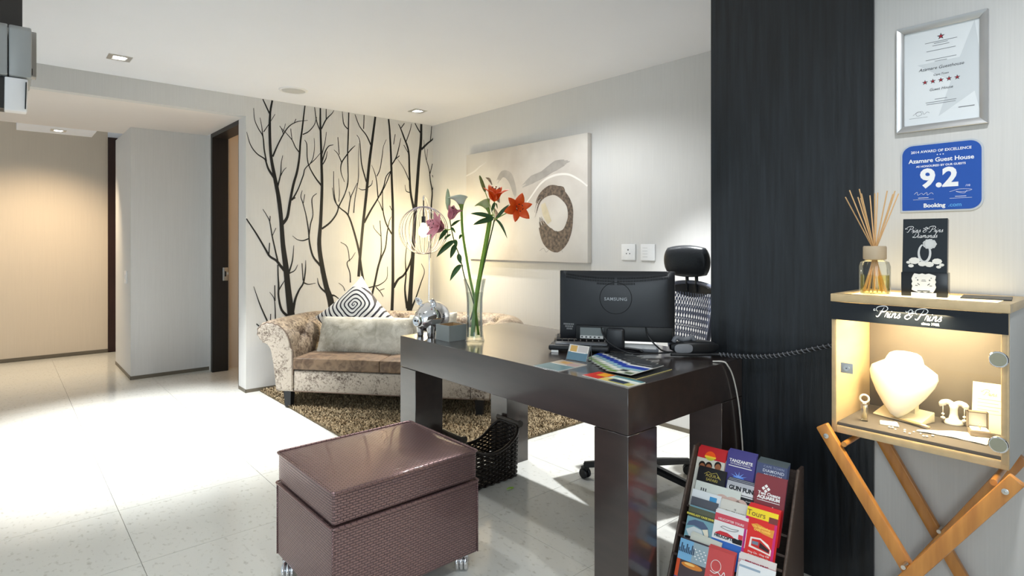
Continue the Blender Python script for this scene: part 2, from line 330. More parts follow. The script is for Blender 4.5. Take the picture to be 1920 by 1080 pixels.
TREES = [[[(1.866,0.591,62.0),(1.839,0.821,50.1),(1.82,1.015,46.1),(1.795,1.208,38.2),(1.782,1.399,34.3),(1.761,1.59,34.2),(1.729,1.76,30.2),(1.696,1.947,22.4),(1.686,2.154,22.9),(1.69,2.306,16.5),(1.707,2.411,15.1)],[(1.688,2.291,13.1),(1.659,2.349,11.2),(1.63,2.41,9.2)],[(1.729,1.756,22.4),(1.677,1.832,16.5),(1.655,1.896,13.1),(1.641,1.919,11.1),(1.583,1.954,9.2),(1.533,2.02,7.2),(1.503,2.122,3.8)],[(1.659,1.896,11.2),(1.641,1.998,11.1),(1.631,2.1,9.2),(1.595,2.161,7.2),(1.565,2.232,5.3),(1.558,2.324,3.4)],[(1.631,2.1,9.2),(1.621,2.183,5.3),(1.608,2.253,3.9)],[(1.637,2.139,7.8),(1.686,2.221,5.3),(1.729,2.299,3.9)],[(1.71,1.941,15.1),(1.752,2.044,11.2),(1.799,2.14,9.8),(1.847,2.213,7.9),(1.915,2.261,5.9),(2.008,2.286,4.0)],[(1.799,2.14,7.8),(1.784,2.182,5.9),(1.767,2.207,3.9)],[(1.795,2.159,5.9),(1.808,2.199,3.9),(1.816,2.232,3.9)],[(1.889,2.242,5.9),(1.905,2.284,3.9)],[(1.752,1.697,13.2),(1.776,1.802,9.8),(1.78,1.888,5.9),(1.793,1.96,3.9)],[(1.776,1.786,7.8),(1.799,1.832,5.9),(1.824,1.859,3.9)],[(1.786,1.376,30.9),(1.831,1.439,23.1),(1.854,1.566,21.2),(1.882,1.713,21.2),(1.915,1.832,19.8),(1.934,1.951,17.3),(1.944,2.089,15.8),(1.96,2.209,13.9),(1.974,2.329,11.9),(1.984,2.413,9.9)],[(1.87,1.586,15.8),(1.901,1.636,11.8),(1.934,1.706,9.4),(1.97,1.807,9.9),(1.988,1.868,7.9),(2.065,1.944,6.0),(2.127,2.02,4.0)],[(1.858,1.579,9.8),(1.901,1.609,5.9)],[(1.94,1.995,11.9),(1.901,2.041,7.9),(1.872,2.1,7.9),(1.818,2.156,5.9),(1.77,2.199,3.4)],[(1.872,2.1,5.9),(1.86,2.196,3.9)],[(1.964,2.158,9.9),(2.014,2.188,8.0),(2.065,2.252,6.0),(2.089,2.326,4.5)],[(1.82,0.976,30.4),(1.78,1.02,22.5),(1.742,1.07,19.0),(1.686,1.109,17.0),(1.65,1.17,15.0),(1.586,1.283,13.0),(1.542,1.353,11.1),(1.501,1.417,9.1)],[(1.679,1.123,9.7),(1.685,1.221,3.4)],[(1.752,1.064,13.2),(1.729,1.17,11.2),(1.705,1.284,9.7),(1.686,1.397,7.3),(1.659,1.453,5.8),(1.631,1.499,3.4)],[(1.686,1.388,7.3),(1.69,1.445,3.9)],[(1.705,1.274,5.8),(1.737,1.345,3.4)],[(1.843,0.96,15.7),(1.876,1.072,9.9),(1.887,1.198,3.9)],[(1.847,0.96,11.8),(1.895,0.984,7.9),(1.921,1.032,4.0)],[(1.843,0.589,23.1),(1.784,0.655,19.1),(1.759,0.768,15.1),(1.759,0.854,15.1),(1.755,0.94,11.2),(1.753,1.036,9.3)],[(1.757,0.816,11.2),(1.784,0.862,9.3),(1.808,0.9,5.4)],[(1.668,0.566,11.7),(1.604,0.721,9.2),(1.558,0.864,3.4)],[(1.733,0.575,9.8),(1.729,0.694,7.8),(1.718,0.761,5.9),(1.685,0.81,3.4)],[(1.729,0.732,9.8),(1.727,0.865,3.9)],[(1.692,0.571,7.8),(1.694,0.628,3.9)],[(1.601,0.534,9.2),(1.579,0.555,5.8)],[(1.878,0.634,27.1),(1.901,0.74,19.7),(1.934,0.816,15.3),(1.97,0.873,13.9),(1.988,0.981,9.9),(1.99,1.069,4.0)],[(1.97,0.877,11.9),(2.014,0.859,8.0),(2.079,0.866,4.0)],[(1.968,0.893,7.9),(1.958,1.044,4.0)]],
[[(2.215,0.71,58.4),(2.179,0.823,45.2),(2.139,1.006,41.1),(2.112,1.207,36.5),(2.125,1.408,28.5),(2.137,1.709,24.6),(2.133,1.91,22.5),(2.127,2.11,18.5),(2.122,2.27,16.5),(2.122,2.414,12.5)],[(2.194,0.766,20.6),(2.137,0.811,14.0),(2.106,0.857,10.0),(2.096,0.911,4.0)],[(2.219,0.748,25.2),(2.253,0.746,12.6),(2.296,0.715,6.1)],[(2.122,1.019,20.5),(2.055,1.104,16.0),(2.024,1.227,13.9),(2.018,1.306,11.9),(2.004,1.405,9.9),(1.988,1.483,7.9),(1.964,1.571,7.9),(1.948,1.619,5.9),(1.96,1.673,4.0)],[(1.97,1.565,5.9),(1.982,1.641,4.0)],[(2.02,1.282,9.9),(2.034,1.386,10.0),(2.055,1.466,8.0),(2.045,1.584,8.5),(2.055,1.625,6.0),(2.089,1.654,4.5)],[(2.018,1.257,11.9),(1.964,1.239,9.9),(1.915,1.25,5.9),(1.876,1.281,3.9)],[(2.135,1.344,18.0),(2.21,1.4,14.6),(2.27,1.477,12.6),(2.298,1.555,10.6),(2.351,1.661,8.6),(2.379,1.766,8.6),(2.384,1.891,6.6),(2.377,1.963,4.1)],[(2.292,1.545,10.6),(2.253,1.605,8.1),(2.232,1.715,4.0)],[(2.294,1.592,6.1),(2.3,1.679,4.6),(2.292,1.801,3.0)],[(2.133,1.725,16.0),(2.075,1.795,12.0),(2.024,1.881,10.0),(2.004,1.958,8.0),(2.0,2.076,7.9),(1.98,2.113,4.0)],[(2.02,1.896,8.0),(2.055,1.963,6.0),(2.069,2.064,4.0),(2.065,2.139,3.0)],[(2.137,1.94,12.0),(2.168,2.034,10.5),(2.2,2.084,8.1),(2.242,2.099,4.5)],[(2.137,2.007,8.0),(2.164,2.11,6.0),(2.177,2.207,4.0)],[(2.143,1.915,10.0),(2.173,1.97,8.5),(2.185,2.036,4.0)],[(2.131,2.227,12.0),(2.175,2.317,10.5),(2.227,2.376,6.5),(2.247,2.409,4.0)],[(2.175,2.317,8.5),(2.175,2.412,4.0)],[(2.125,2.2,10.5),(2.089,2.286,8.5),(2.069,2.41,6.0)]],
[[(2.487,0.908,26.6),(2.503,1.101,26.6),(2.53,1.375,26.2),(2.565,1.673,26.7),(2.593,1.951,26.8),(2.623,2.167,24.7),(2.658,2.411,20.1)],[(2.56,0.736,26.7),(2.519,0.953,22.0),(2.491,1.143,20.0),(2.439,1.332,17.4),(2.384,1.472,14.8),(2.314,1.529,10.6),(2.27,1.575,8.6),(2.247,1.696,6.6),(2.245,1.863,4.5)],[(2.384,1.476,10.7),(2.406,1.622,8.7),(2.437,1.697,6.6),(2.473,1.772,4.6)],[(2.41,1.623,6.6),(2.393,1.688,4.6)],[(2.439,1.495,8.7),(2.451,1.625,6.6),(2.485,1.815,6.6),(2.485,1.983,4.6),(2.491,2.141,3.1)],[(2.565,1.789,13.4),(2.519,1.944,11.3),(2.507,2.069,8.7),(2.496,2.173,6.2),(2.469,2.216,4.6)],[(2.621,2.12,15.5),(2.565,2.224,11.3),(2.496,2.3,9.2),(2.451,2.402,6.6)],[(2.537,2.28,8.7),(2.542,2.411,6.7)],[(2.572,1.732,11.3),(2.618,1.767,6.7),(2.628,1.809,4.6)],[(2.569,1.72,8.7),(2.519,1.712,6.7),(2.485,1.727,4.6)],[(2.542,1.407,22.1),(2.611,1.526,16.0),(2.682,1.636,13.5),(2.742,1.747,11.4),(2.774,1.858,9.3),(2.84,1.929,7.3)],[(2.687,1.643,11.4),(2.67,1.807,8.8),(2.647,1.891,6.7),(2.618,1.953,3.1)],[(2.673,1.85,8.8),(2.706,1.918,7.2),(2.73,2.049,7.2),(2.742,2.137,4.7),(2.774,2.21,3.6)],[(2.285,1.534,10.6),(2.34,1.64,8.6),(2.366,1.703,8.1),(2.384,1.787,8.6),(2.379,2.015,10.7),(2.384,2.181,12.7),(2.39,2.418,10.7)],[(2.377,2.031,10.7),(2.322,1.947,10.6),(2.314,1.864,6.6),(2.348,1.774,4.6)],[(2.322,1.947,8.6),(2.285,2.022,6.6),(2.247,2.055,4.0)],[(2.377,2.035,10.7),(2.417,2.081,8.7),(2.453,2.116,4.1)],[(2.379,2.259,10.7),(2.34,2.304,8.6),(2.327,2.415,4.6)],[(2.298,2.017,6.6),(2.285,2.173,3.0)],[(2.406,0.857,11.2),(2.401,0.947,8.7),(2.373,1.037,8.6),(2.417,1.077,6.1),(2.455,1.133,4.1)],[(2.399,1.051,6.6),(2.375,1.182,6.1),(2.311,1.227,4.6)]],
[[(2.607,0.678,22.2),(2.647,0.821,20.1),(2.687,0.991,20.7),(2.718,1.076,18.6),(2.764,1.173,13.5),(2.783,1.315,11.9),(2.805,1.424,6.8),(2.828,1.473,4.7)],[(2.689,1.002,16.0),(2.718,1.12,11.4),(2.72,1.249,8.8),(2.706,1.432,7.2)],[(2.718,1.282,7.2),(2.649,1.352,4.1),(2.637,1.388,3.6)],[(2.565,0.795,11.3),(2.635,0.809,11.3),(2.706,0.824,9.3),(2.779,0.88,6.8),(2.786,0.993,4.7)],[(2.663,0.803,9.3),(2.706,0.76,7.2),(2.742,0.708,4.7)],[(2.706,0.77,7.2),(2.754,0.783,4.7)],[(2.353,0.783,6.1),(2.335,0.825,4.6),(2.292,0.858,4.0)]],
[[(2.835,0.566,32.3),(2.845,0.833,30.3),(2.845,1.206,28.2),(2.845,1.535,26.1),(2.833,1.819,23.4),(2.823,2.08,20.8),(2.81,2.298,18.2),(2.798,2.409,16.1)],[(2.85,0.789,32.4),(2.902,0.864,23.5),(2.965,0.905,21.5),(3.024,0.993,21.6),(3.063,1.104,16.9)],[(2.833,1.304,16.2),(2.774,1.402,14.0),(2.742,1.509,11.4),(2.733,1.639,8.8),(2.737,1.751,4.7)],[(2.735,1.526,11.4),(2.706,1.59,7.2),(2.677,1.636,4.6)],[(2.828,1.967,14.1),(2.877,2.042,11.5),(2.907,2.133,9.4),(2.932,2.242,4.7)],[(2.867,2.026,9.4),(2.917,2.068,4.7)],[(2.837,1.946,12.0),(2.774,1.793,9.3),(2.711,1.67,6.7)],[(2.845,1.513,7.3),(2.81,1.577,4.7)],[(2.852,2.171,6.8),(2.87,2.272,4.7)]],
[[(3.029,0.551,62.6),(3.042,0.757,47.9),(3.063,1.026,43.7),(3.081,1.318,41.7),(3.095,1.521,39.1),(3.116,1.771,34.3),(3.139,2.045,32.2),(3.161,2.229,29.6),(3.166,2.411,24.4)],[(3.004,0.576,28.9),(2.978,0.76,18.9),(2.991,0.916,14.7),(2.983,1.061,9.5),(3.004,1.228,7.4)],[(3.05,0.566,24.2),(3.108,0.686,14.8),(3.161,0.819,12.2),(3.203,0.931,7.9),(3.166,1.012,5.3)],[(3.079,1.555,26.4),(3.042,1.721,24.2),(3.029,1.922,21.6),(3.019,2.123,19.0),(2.968,2.251,16.8),(2.927,2.341,12.0),(2.905,2.376,6.8)],[(2.93,2.335,9.4),(2.973,2.392,5.2)],[(2.991,2.214,9.5),(3.035,2.326,7.4),(3.053,2.4,4.7)],[(3.035,1.717,10.0),(2.991,1.73,7.3),(2.978,1.789,3.7)],[(3.029,1.828,10.0),(2.965,1.95,6.8),(2.897,2.033,3.7)],[(3.019,2.1,7.4),(2.965,2.179,4.7)],[(3.166,2.156,22.2),(3.241,2.226,17.5),(3.31,2.287,12.3),(3.346,2.394,8.0)],[(3.274,2.253,10.1),(3.29,2.405,4.8)],[(3.161,2.315,14.8),(3.124,2.36,12.2),(3.092,2.41,9.5)]],
[[(3.274,1.067,10.1),(3.285,1.436,12.8),(3.285,1.597,17.6),(3.296,1.736,14.9),(3.274,1.85,12.8),(3.258,1.964,10.1),(3.214,2.097,7.4),(3.195,2.255,3.7)],[(3.296,1.755,10.1),(3.323,1.842,10.1),(3.296,1.909,7.5)],[(3.263,1.9,9.6),(3.299,2.025,8.0)],[(3.228,2.053,4.8),(3.241,2.169,3.7)]]]
# ------------------------------------------------------------------ tree silhouettes on the back wall (flat vinyl cut-outs)
M_VINYL = mat('black_vinyl', (.006, .006, .006), .6)
TREE_LABELS = ['thick black tree decal on the wall, leftmost, forking low behind the sofa arm',
 'black tree decal on the wall, second from the left, wavy trunk behind the cushion',
 'pair of crossing slender black tree decals in the middle of the wall',
 'short thin black sapling decal leaning between taller trees, below mid wall',
 'straight black tree decal with one low right branch, left of the cage lamp',
 'thick black tree decal passing behind the wire cage lamp',
 'thin black twig decal nearest the room corner, right of the cage lamp']
TREES[1][0].insert(0, (2.24, .55, 60.0))
for k, tr in enumerate(TREES):
    b = MB(); e = 0
    for br in tr:
        p = catmull([(x, 4.9705, min(z, CZ-.001)) for x, z, _ in br], 4); N = len(br); ws = []
        for i in range(len(p)):
            t = i/4; a = min(int(t), N-2); ws.append((br[a][2]*(1-(t-a))+br[a+1][2]*(t-a))*.001)
        p = [Vector((q.x, q.y, min(q.z, CZ-.001))) for q in p]
        b.ribbon(p, ws, (0, -1, 0), .0004+e*.00001); e += 1
    o = b.build('tree_decal', M_VINYL, fix=False); tag(o, TREE_LABELS[k], 'wall decal', 'black tree decals')

# ------------------------------------------------------------------ desk
DX0, DX1, DY0, DY1, DZ = 1.492, 2.229, 1.138, 2.534, .7595
desk = thing('desk', 'dark espresso wood reception desk with thick top and square legs', 'desk', (DX0, DY0, 0))
W, L = DX1-DX0, DY1-DY0
b = MB(); b.box((0, 0, .608), (W, L, DZ)); b.build('desk_top', M_ESPRESSO, desk, bevel=.0015, segs=1)
for (x, y) in ((0, 0), (0, L-.14), (W-.157, 0), (W-.157, L-.14)):
    b = MB(); b.box((x, y, 0), (x+.157, y+.14, .606)); b.build('leg', M_ESPRESSO, desk, bevel=.0015, segs=1)

# ------------------------------------------------------------------ ottoman
M_OTT = bpy.data.materials.new('woven_burgundy_leather'); M_OTT.use_nodes = True
def make_ott(m):
    nt = m.node_tree; p = nt.nodes['Principled BSDF']; Lk = nt.links
    p.inputs['Base Color'].default_value = (.30, .205, .20, 1); p.inputs['Roughness'].default_value = .33; p.inputs['Metallic'].default_value = .80; p.inputs['Coat Weight'].default_value = .4; p.inputs['Coat Tint'].default_value = (1, .93, .93, 1)
    tc = nt.nodes.new('ShaderNodeTexCoord'); geo = nt.nodes.new('ShaderNodeNewGeometry')
    uv = nt.nodes.new('ShaderNodeUVMap')
    br = nt.nodes.new('ShaderNodeTexBrick'); br.inputs['Scale'].default_value = 1; br.offset = .5
    br.inputs['Brick Width'].default_value = .0200; br.inputs['Row Height'].default_value = .0085; br.inputs['Mortar Size'].default_value = .0021; br.inputs['Mortar Smooth'].default_value = .9
    br.inputs['Color1'].default_value = (1,1,1,1); br.inputs['Color2'].default_value = (.86,.86,.86,1); br.inputs['Mortar'].default_value = (0,0,0,1)
    Lk.new(uv.outputs[0], br.inputs[0])
    mxc = nt.nodes.new('ShaderNodeMix'); mxc.data_type = 'RGBA'; mxc.inputs[6].default_value = (.19, .130, .135, 1); mxc.inputs[7].default_value = (.38, .245, .24, 1)
    Lk.new(br.outputs['Color'], mxc.inputs[0]); Lk.new(mxc.outputs[2], p.inputs['Base Color'])
    bu = nt.nodes.new('ShaderNodeBump'); bu.inputs['Strength'].default_value = 1.0; bu.inputs['Distance'].default_value = .0035
    Lk.new(br.outputs['Color'], bu.inputs['Height']); Lk.new(bu.outputs[0], p.inputs['Normal'])
make_ott(M_OTT)
def box_uv(o):
    me = o.data; uvl = me.uv_layers.new(name='UVMap')
    for poly in me.polygons:
        n = poly.normal; a = max(range(3), key=lambda i: abs(n[i]))
        for li in poly.loop_indices:
            c = me.vertices[me.loops[li].vertex_index].co
            uvl.data[li].uv = (c.y, c.z) if a == 0 else ((c.x, c.z) if a == 1 else (c.x, c.y))
OX0, OX1, OY0, OY1 = .766, 1.338, 1.707, 2.190
ott = thing('storage_ottoman', 'burgundy woven leather storage ottoman on chrome castors in front of the desk', 'ottoman', (OX0, OY0, 0))
w_, l_ = OX1-OX0, OY1-OY0
def cushion_block(x0, y0, z0, x1, y1, z1, crown=.0, belly=.004, n=14):
    b = MB(); 
    def face(fn):
        P = [[fn(i/n, j/n) for j in range(n+1)] for i in range(n+1)]; b.grid(P)
    bl = lambda s: belly*math.sin(PI*s)
    lx, ly, lz = x1-x0, y1-y0, z1-z0
    face(lambda u, v: (x0+u*lx, y0-bl(v)*math.sin(PI*u)**.5, z0+v*lz)); face(lambda u, v: (x0+u*lx, y1+bl(v)*math.sin(PI*u)**.5, z0+v*lz))
    face(lambda u, v: (x0-bl(v)*math.sin(PI*u)**.5, y0+u*ly, z0+v*lz)); face(lambda u, v: (x1+bl(v)*math.sin(PI*u)**.5, y0+u*ly, z0+v*lz))
    face(lambda u, v: (x0+u*lx, y0+v*ly, z1+crown*(math.sin(PI*u)*math.sin(PI*v))**.6)); face(lambda u, v: (x0+u*lx, y0+v*ly, z0))
    return b
def ott_piece(name, blk, bev=.008):
    me_o = blk.build(name, M_OTT, ott, bevel=bev, segs=3); me_o.data.polygons.foreach_set('use_smooth', [True]*len(me_o.data.polygons)); box_uv(me_o); return me_o
ott_piece('body', cushion_block(.003, .003, .070, w_-.003, l_-.003, .335, belly=.002), .006)
ott_piece('lid', cushion_block(.006, .006, .341, w_-.006, l_-.006, .446, crown=.010, belly=.005), .010)
def rim(z, in_, r, name):
    pts = []
    for cx, cy, a0 in ((w_-in_-.012, in_+.012, -90), (w_-in_-.012, l_-in_-.012, 0), (in_+.012, l_-in_-.012, 90), (in_+.012, in_+.012, 180)):
        for k in range(5):
            a = math.radians(a0+k*22.5); pts.append((cx+.014*math.cos(a), cy+.014*math.sin(a), z))
    b = MB(); b.tube(pts, r, 8, closed=True); o = b.build(name, M_OTT, ott, smooth=True); box_uv(o)
rim(.446, .004, .0045, 'piping'); rim(.336, .000, .0042, 'piping'); 
# flared skirt corner seams
for (x, y) in ((.003, .003), (w_-.003, .003), (w_-.003, l_-.003), (.003, l_-.003)):
    b = MB(); b.tube([(x, y, .072), (x, y, .33)], .0028, 6); o = b.build('seam', M_OTT, ott, smooth=True); box_uv(o)
for (x, y, a) in ((.05, .06, .7), (w_-.05, .040, 2.4), (.030, l_-.06, -.6), (w_-.06, l_-.06, .3)):
    b = MB()
    for q in (-1, 0, 1): b.lathe([(.004, -.007), (.029, -.007), (.0335, -.004), (.0335, .004), (.029, .007), (.004, .007)], 24, 0, (q*.016, -.014, .0336), axis='x')
    b.xf(Matrix.Translation((x, y, 0)) @ Matrix.Rotation(a, 4, 'Z')); ca = b.build('castor', M_WHITEP if False else M_CHROME, ott, smooth=True)
    b = MB(); b.tube([(0, 0, .03), (0, 0, .072)], .008, 10); b.box((-.024, -.02, .064), (.024, .02, .072)); b.xf(Matrix.Translation((x, y, 0)) @ Matrix.Rotation(a, 4, 'Z')); b.build('bracket', M_CHROME, ca)

# ------------------------------------------------------------------ rug
rug = thing('shag_rug', 'brown beige shag rug under the sofa and the far end of the desk', 'rug', (1.60, 2.64, 0))
b = MB(); b.box((0, 0, .0005), (1.69, 2.31, .010)); b.build('backing', mat('rug_backing', (.12, .09, .05), .9), rug)
def tufts():
    N = 46000; x = rng.uniform(.0, 1.69, N); y = rng.uniform(.0, 2.31, N); a = rng.uniform(0, 2*PI, N)
    h = rng.uniform(.014, .026, N); wd = rng.uniform(.0022, .0042, N); dx, dy = np.cos(a), np.sin(a); bend = rng.uniform(.006, .022, N)
    px, py = -dy*wd, dx*wd; z0 = .008
    lv = []
    for t, k in ((0, 1.0), (.55, 1.15), (1.0, .7)):
        cx = x+dx*bend*t**1.6; cy = y+dy*bend*t**1.6; cz = z0+h*(t-.25*t*t)
        cx = np.clip(cx, -.012, 1.70)
        lv.append((np.stack([cx-px*k, cy-py*k, cz], 1), np.stack([cx+px*k, cy+py*k, cz], 1)))
    V = np.stack([lv[0][0], lv[0][1], lv[1][0], lv[1][1], lv[2][0], lv[2][1]], 1).reshape(-1, 3)
    i = np.arange(N)*6
    Fq = np.stack([np.stack([i, i+1, i+3, i+2], 1), np.stack([i+2, i+3, i+5, i+4], 1)], 1).reshape(-1, 4)
    me = bpy.data.meshes.new('pile'); me.vertices.add(len(V)); me.vertices.foreach_set('co', V.ravel())
    me.loops.add(Fq.size); me.loops.foreach_set('vertex_index', Fq.ravel().astype(np.int32)); me.polygons.add(len(Fq))
    me.polygons.foreach_set('loop_start', np.arange(0, Fq.size, 4, dtype=np.int32)); me.update(calc_edges=True)
    m = mat('rug_wool', (.30, .225, .13), .85); nt = m.node_tree; g = nt.nodes.new('ShaderNodeNewGeometry'); r = nt.nodes.new('ShaderNodeValToRGB')
    r.color_ramp.elements[0].color = (.16, .105, .05, 1); r.color_ramp.elements[1].color = (.46, .36, .22, 1)
    nt.links.new(g.outputs['Random Per Island'], r.inputs[0]); nt.links.new(r.outputs[0], nt.nodes['Principled BSDF'].inputs['Base Color'])
    me.materials.append(m); o = bpy.data.objects.new('pile', me); COL.objects.link(o); o.parent = rug; o['kind'] = 'stuff'
tufts()

# ------------------------------------------------------------------ sofa
def velvet(name, c1, c2, sheen=.4, scale=16, r0=.44, r1=.63):
    m = bpy.data.materials.new(name); m.use_nodes = True; nt = m.node_tree; p = nt.nodes['Principled BSDF']; Lk = nt.links
    p.inputs['Roughness'].default_value = .55; p.inputs['Sheen Weight'].default_value = sheen; p.inputs['Sheen Roughness'].default_value = .35
    tc = nt.nodes.new('ShaderNodeTexCoord')
    n1 = nt.nodes.new('ShaderNodeTexNoise'); n1.inputs['Scale'].default_value = scale; n1.inputs['Detail'].default_value = 6; n1.inputs['Distortion'].default_value = 1.2; Lk.new(tc.outputs['Object'], n1.inputs[0])
    n2 = nt.nodes.new('ShaderNodeTexNoise'); n2.inputs['Scale'].default_value = 5; n2.inputs['Detail'].default_value = 2; Lk.new(tc.outputs['Object'], n2.inputs[0])
    ad = nt.nodes.new('ShaderNodeMath'); ad.operation = 'MULTIPLY_ADD'; ad.inputs[1].default_value = .45; Lk.new(n2.outputs['Fac'], ad.inputs[0]); 
    sc_ = nt.nodes.new('ShaderNodeMath'); sc_.operation = 'MULTIPLY'; sc_.inputs[1].default_value = .65; Lk.new(n1.outputs['Fac'], sc_.inputs[0]); Lk.new(sc_.outputs[0], ad.inputs[2])
    r = nt.nodes.new('ShaderNodeValToRGB'); r.color_ramp.elements[0].position = r0; r.color_ramp.elements[0].color = tuple(c2)+(1,)
    r.color_ramp.elements[1].position = r1; r.color_ramp.elements[1].color = tuple(c1)+(1,)
    Lk.new(ad.outputs[0], r.inputs[0]); Lk.new(r.outputs[0], p.inputs['Base Color'])
    b = nt.nodes.new('ShaderNodeBump'); b.inputs['Strength'].default_value = .5; b.inputs['Distance'].default_value = .006; Lk.new(n1.outputs['Fac'], b.inputs['Height']); Lk.new(b.outputs[0], p.inputs['Normal'])
    return m
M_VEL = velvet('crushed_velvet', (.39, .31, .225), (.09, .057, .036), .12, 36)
M_VELF = velvet('crushed_velvet_nap_sheen', (.47, .405, .33), (.10, .07, .05), .12, 50, .41, .56)  # same velvet, paler fronts and browner tops: nap sheen put into base colours
M_VELS = velvet('seat_velvet', (.215, .138, .080), (.09, .052, .028), .15, 20)
M_PIPE = mat('sofa_piping', (.16, .11, .08), .6)
SOFA_M = Matrix.Translation((1.537, 4.368, 0)) @ Matrix.Rotation(-.8945, 4, 'Z')
sofa = thing('chesterfield_sofa', 'beige crushed velvet sofa with buttoned rolled arms, set across the corner', 'sofa', mat=SOFA_M)
SW = 1.60
prof0 = [(0,.25),(0,.36),(.004,.45),(.026,.53),(.072,.595),(.13,.632),(.19,.645),(.25,.632),(.292,.595),(.302,.55),(.286,.51),(.25,.487),(.212,.475),(.18,.44),(.16,.36),(.143,.25),(.13,.13)]
prof = [(p.x, p.y) for p in catmull(V2(prof0), 5)]
def arc(cx, cy, r, a0, a1, n): return [(cx+r*math.cos(math.radians(a0+(a1-a0)*k/n)), cy+r*math.sin(math.radians(a0+(a1-a0)*k/n)), math.radians(a0+(a1-a0)*k/n)) for k in range(n+1)]
path = []   # (x, y, outward nx, ny)
for k in range(29): path.append((.13, 0+.46*k/28, -1, 0))
for (x, y, a) in arc(.23, .46, .10, 180, 90, 14)[1:]: path.append((x, y, math.cos(a), math.sin(a)))
for k in range(1, 73): path.append((.23+(SW-.46)*k/72, .56, 0, 1))
for (x, y, a) in arc(SW-.23, .46, .10, 90, 0, 14)[1:]: path.append((x, y, math.cos(a), math.sin(a)))
for k in range(1, 29): path.append((SW-.13, .46-.46*k/28, 1, 0))
S = [0]
for i in range(1, len(path)): S.append(S[-1]+math.hypot(path[i][0]-path[i-1][0], path[i][1]-path[i-1][1]) + (.012 if abs(path[i][2]*path[i][3]) > 1e-3 else 0))
Qd = [0]
for i in range(1, len(prof)): Qd.append(Qd[-1]+math.hypot(prof[i][0]-prof[i-1][0], prof[i][1]-prof[i-1][1]))
PITCH = S[-1]/13.0; ROW = .115; Q0 = .17
rows = []; btn = []
for i, (x, y, nx, ny) in enumerate(path):
    row = []
    for j, (o_, z) in enumerate(prof):
        a = Vector(prof[min(j+1, len(prof)-1)])-Vector(prof[max(j-1, 0)]); a.normalize(); n_o, n_z = -a.y, a.x
        s, q = S[i], Qd[j]
        u = s/PITCH; v = (q-Q0)/ROW
        d1 = abs(math.sin(PI*(u+v)/2)); d2 = abs(math.sin(PI*(u-v)/2)); puff = min(1, (d1*d2))**.38
        deep = math.exp(-((min(d1, 1)**2+min(d2, 1)**2))/.10)
        fade = max(0, min(1, (q-.03)/.10))*max(0, min(1, (.50-q)/.10)); ed = min(1, s/.05, (S[-1]-s)/.05)
        d = (-.026*(1-puff)-.026*deep)*fade*ed
        fr = max(0, 1-min(s, S[-1]-s)/.11)
        if .42 < q < .72: d += -.007*fr*abs(math.sin((q-.42)*62))
        if fr > 0 and .2 < q < .75: d -= .012*(max(0, fr-.82)/.18)**2
        zz = z+n_z*d; oo = o_+n_o*d
        row.append((x+nx*oo, y+ny*oo, zz))
    rows.append(row)
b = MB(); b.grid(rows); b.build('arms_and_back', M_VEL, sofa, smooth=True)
bt = MB()
for k in range(0, 27):
    for v in (0, 1, 2):
        if (k+v) % 2: continue
        s = k*PITCH; q = Q0+v*ROW
        if s < .05 or s > S[-1]-.05: continue
        i = min(range(len(S)), key=lambda t: abs(S[t]-s)); j = min(range(len(Qd)), key=lambda t: abs(Qd[t]-q))
        p = rows[i][j]; bm_ = MB(); bm_.lathe([(.0001, -.007), (.007, -.005), (.010, 0), (.007, .005), (.0001, .007)], 10, 0, p)
        bm_.build('button', M_VEL, sofa, smooth=True)
for side in (0, 1):
    poly = [rows[0 if side == 0 else -1][j] for j in range(len(prof))]
    x_in = .13 if side == 0 else SW-.13
    pts = [Vector((p[0], p[1]-.004, p[2])) for p in poly] + [Vector((x_in, -.004, .13))]
    c = sum(pts, Vector())/len(pts)
    b = MB(); ins = [(p+(c-p)*.05)+Vector((0, -.012, 0)) for p in pts]; n = len(pts)
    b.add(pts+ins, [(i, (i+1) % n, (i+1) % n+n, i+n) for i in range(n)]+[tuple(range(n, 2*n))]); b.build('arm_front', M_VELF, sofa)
    b = MB(); b.tube([p+Vector((0, -.004, 0)) for p in pts[:-1]], .0035, 6); b.build('piping', M_PIPE, sofa, smooth=True)
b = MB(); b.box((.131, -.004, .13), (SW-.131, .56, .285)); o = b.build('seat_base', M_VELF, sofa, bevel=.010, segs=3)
b = MB(); b.tube([(.13, -.004, .132), (SW-.13, -.004, .132)], .004, 6); b.build('piping', M_PIPE, sofa, smooth=True)
def soft_block(lx, ly, lz, crown, n=16, r=.03):
    b = cushion_block(0, 0, 0, lx, ly, lz, crown=crown, belly=.008, n=n); return b
half = (SW-.26)/2
for k in range(2):
    b = soft_block(half-.004, .560, .085, .018); c = b.build('seat_cushion', M_VELS, sofa, bevel=.014, segs=3, loc=(.132+k*half, -.012, .292)); c.data.polygons.foreach_set('use_smooth', [True]*len(c.data.polygons))
    for z in (.006, .080):
        b = MB(); b.tube([(.004, .004, z), (half-.008, .004, z)], .0038, 6); b.tube([(.004, .004, z), (.004, .25, z)], .0035, 6); p_ = b.build('piping', M_PIPE, c, smooth=True)
for (x, y) in ((.045, .005), (SW-.105, .005), (.10, .60), (SW-.16, .60)):
    b = MB(); t_, s_ = .030, .023
    b.add([(x,y,.135),(x+.06,y,.135),(x+.06,y+.06,.135),(x,y+.06,.135),(x+.008,y+.008,.012),(x+.052,y+.008,.012),(x+.052,y+.052,.012),(x+.008,y+.052,.012)],
          [(0,1,2,3),(7,6,5,4),(0,4,5,1),(1,5,6,2),(2,6,7,3),(3,7,4,0)]); b.build('leg', M_BLACKP, sofa)

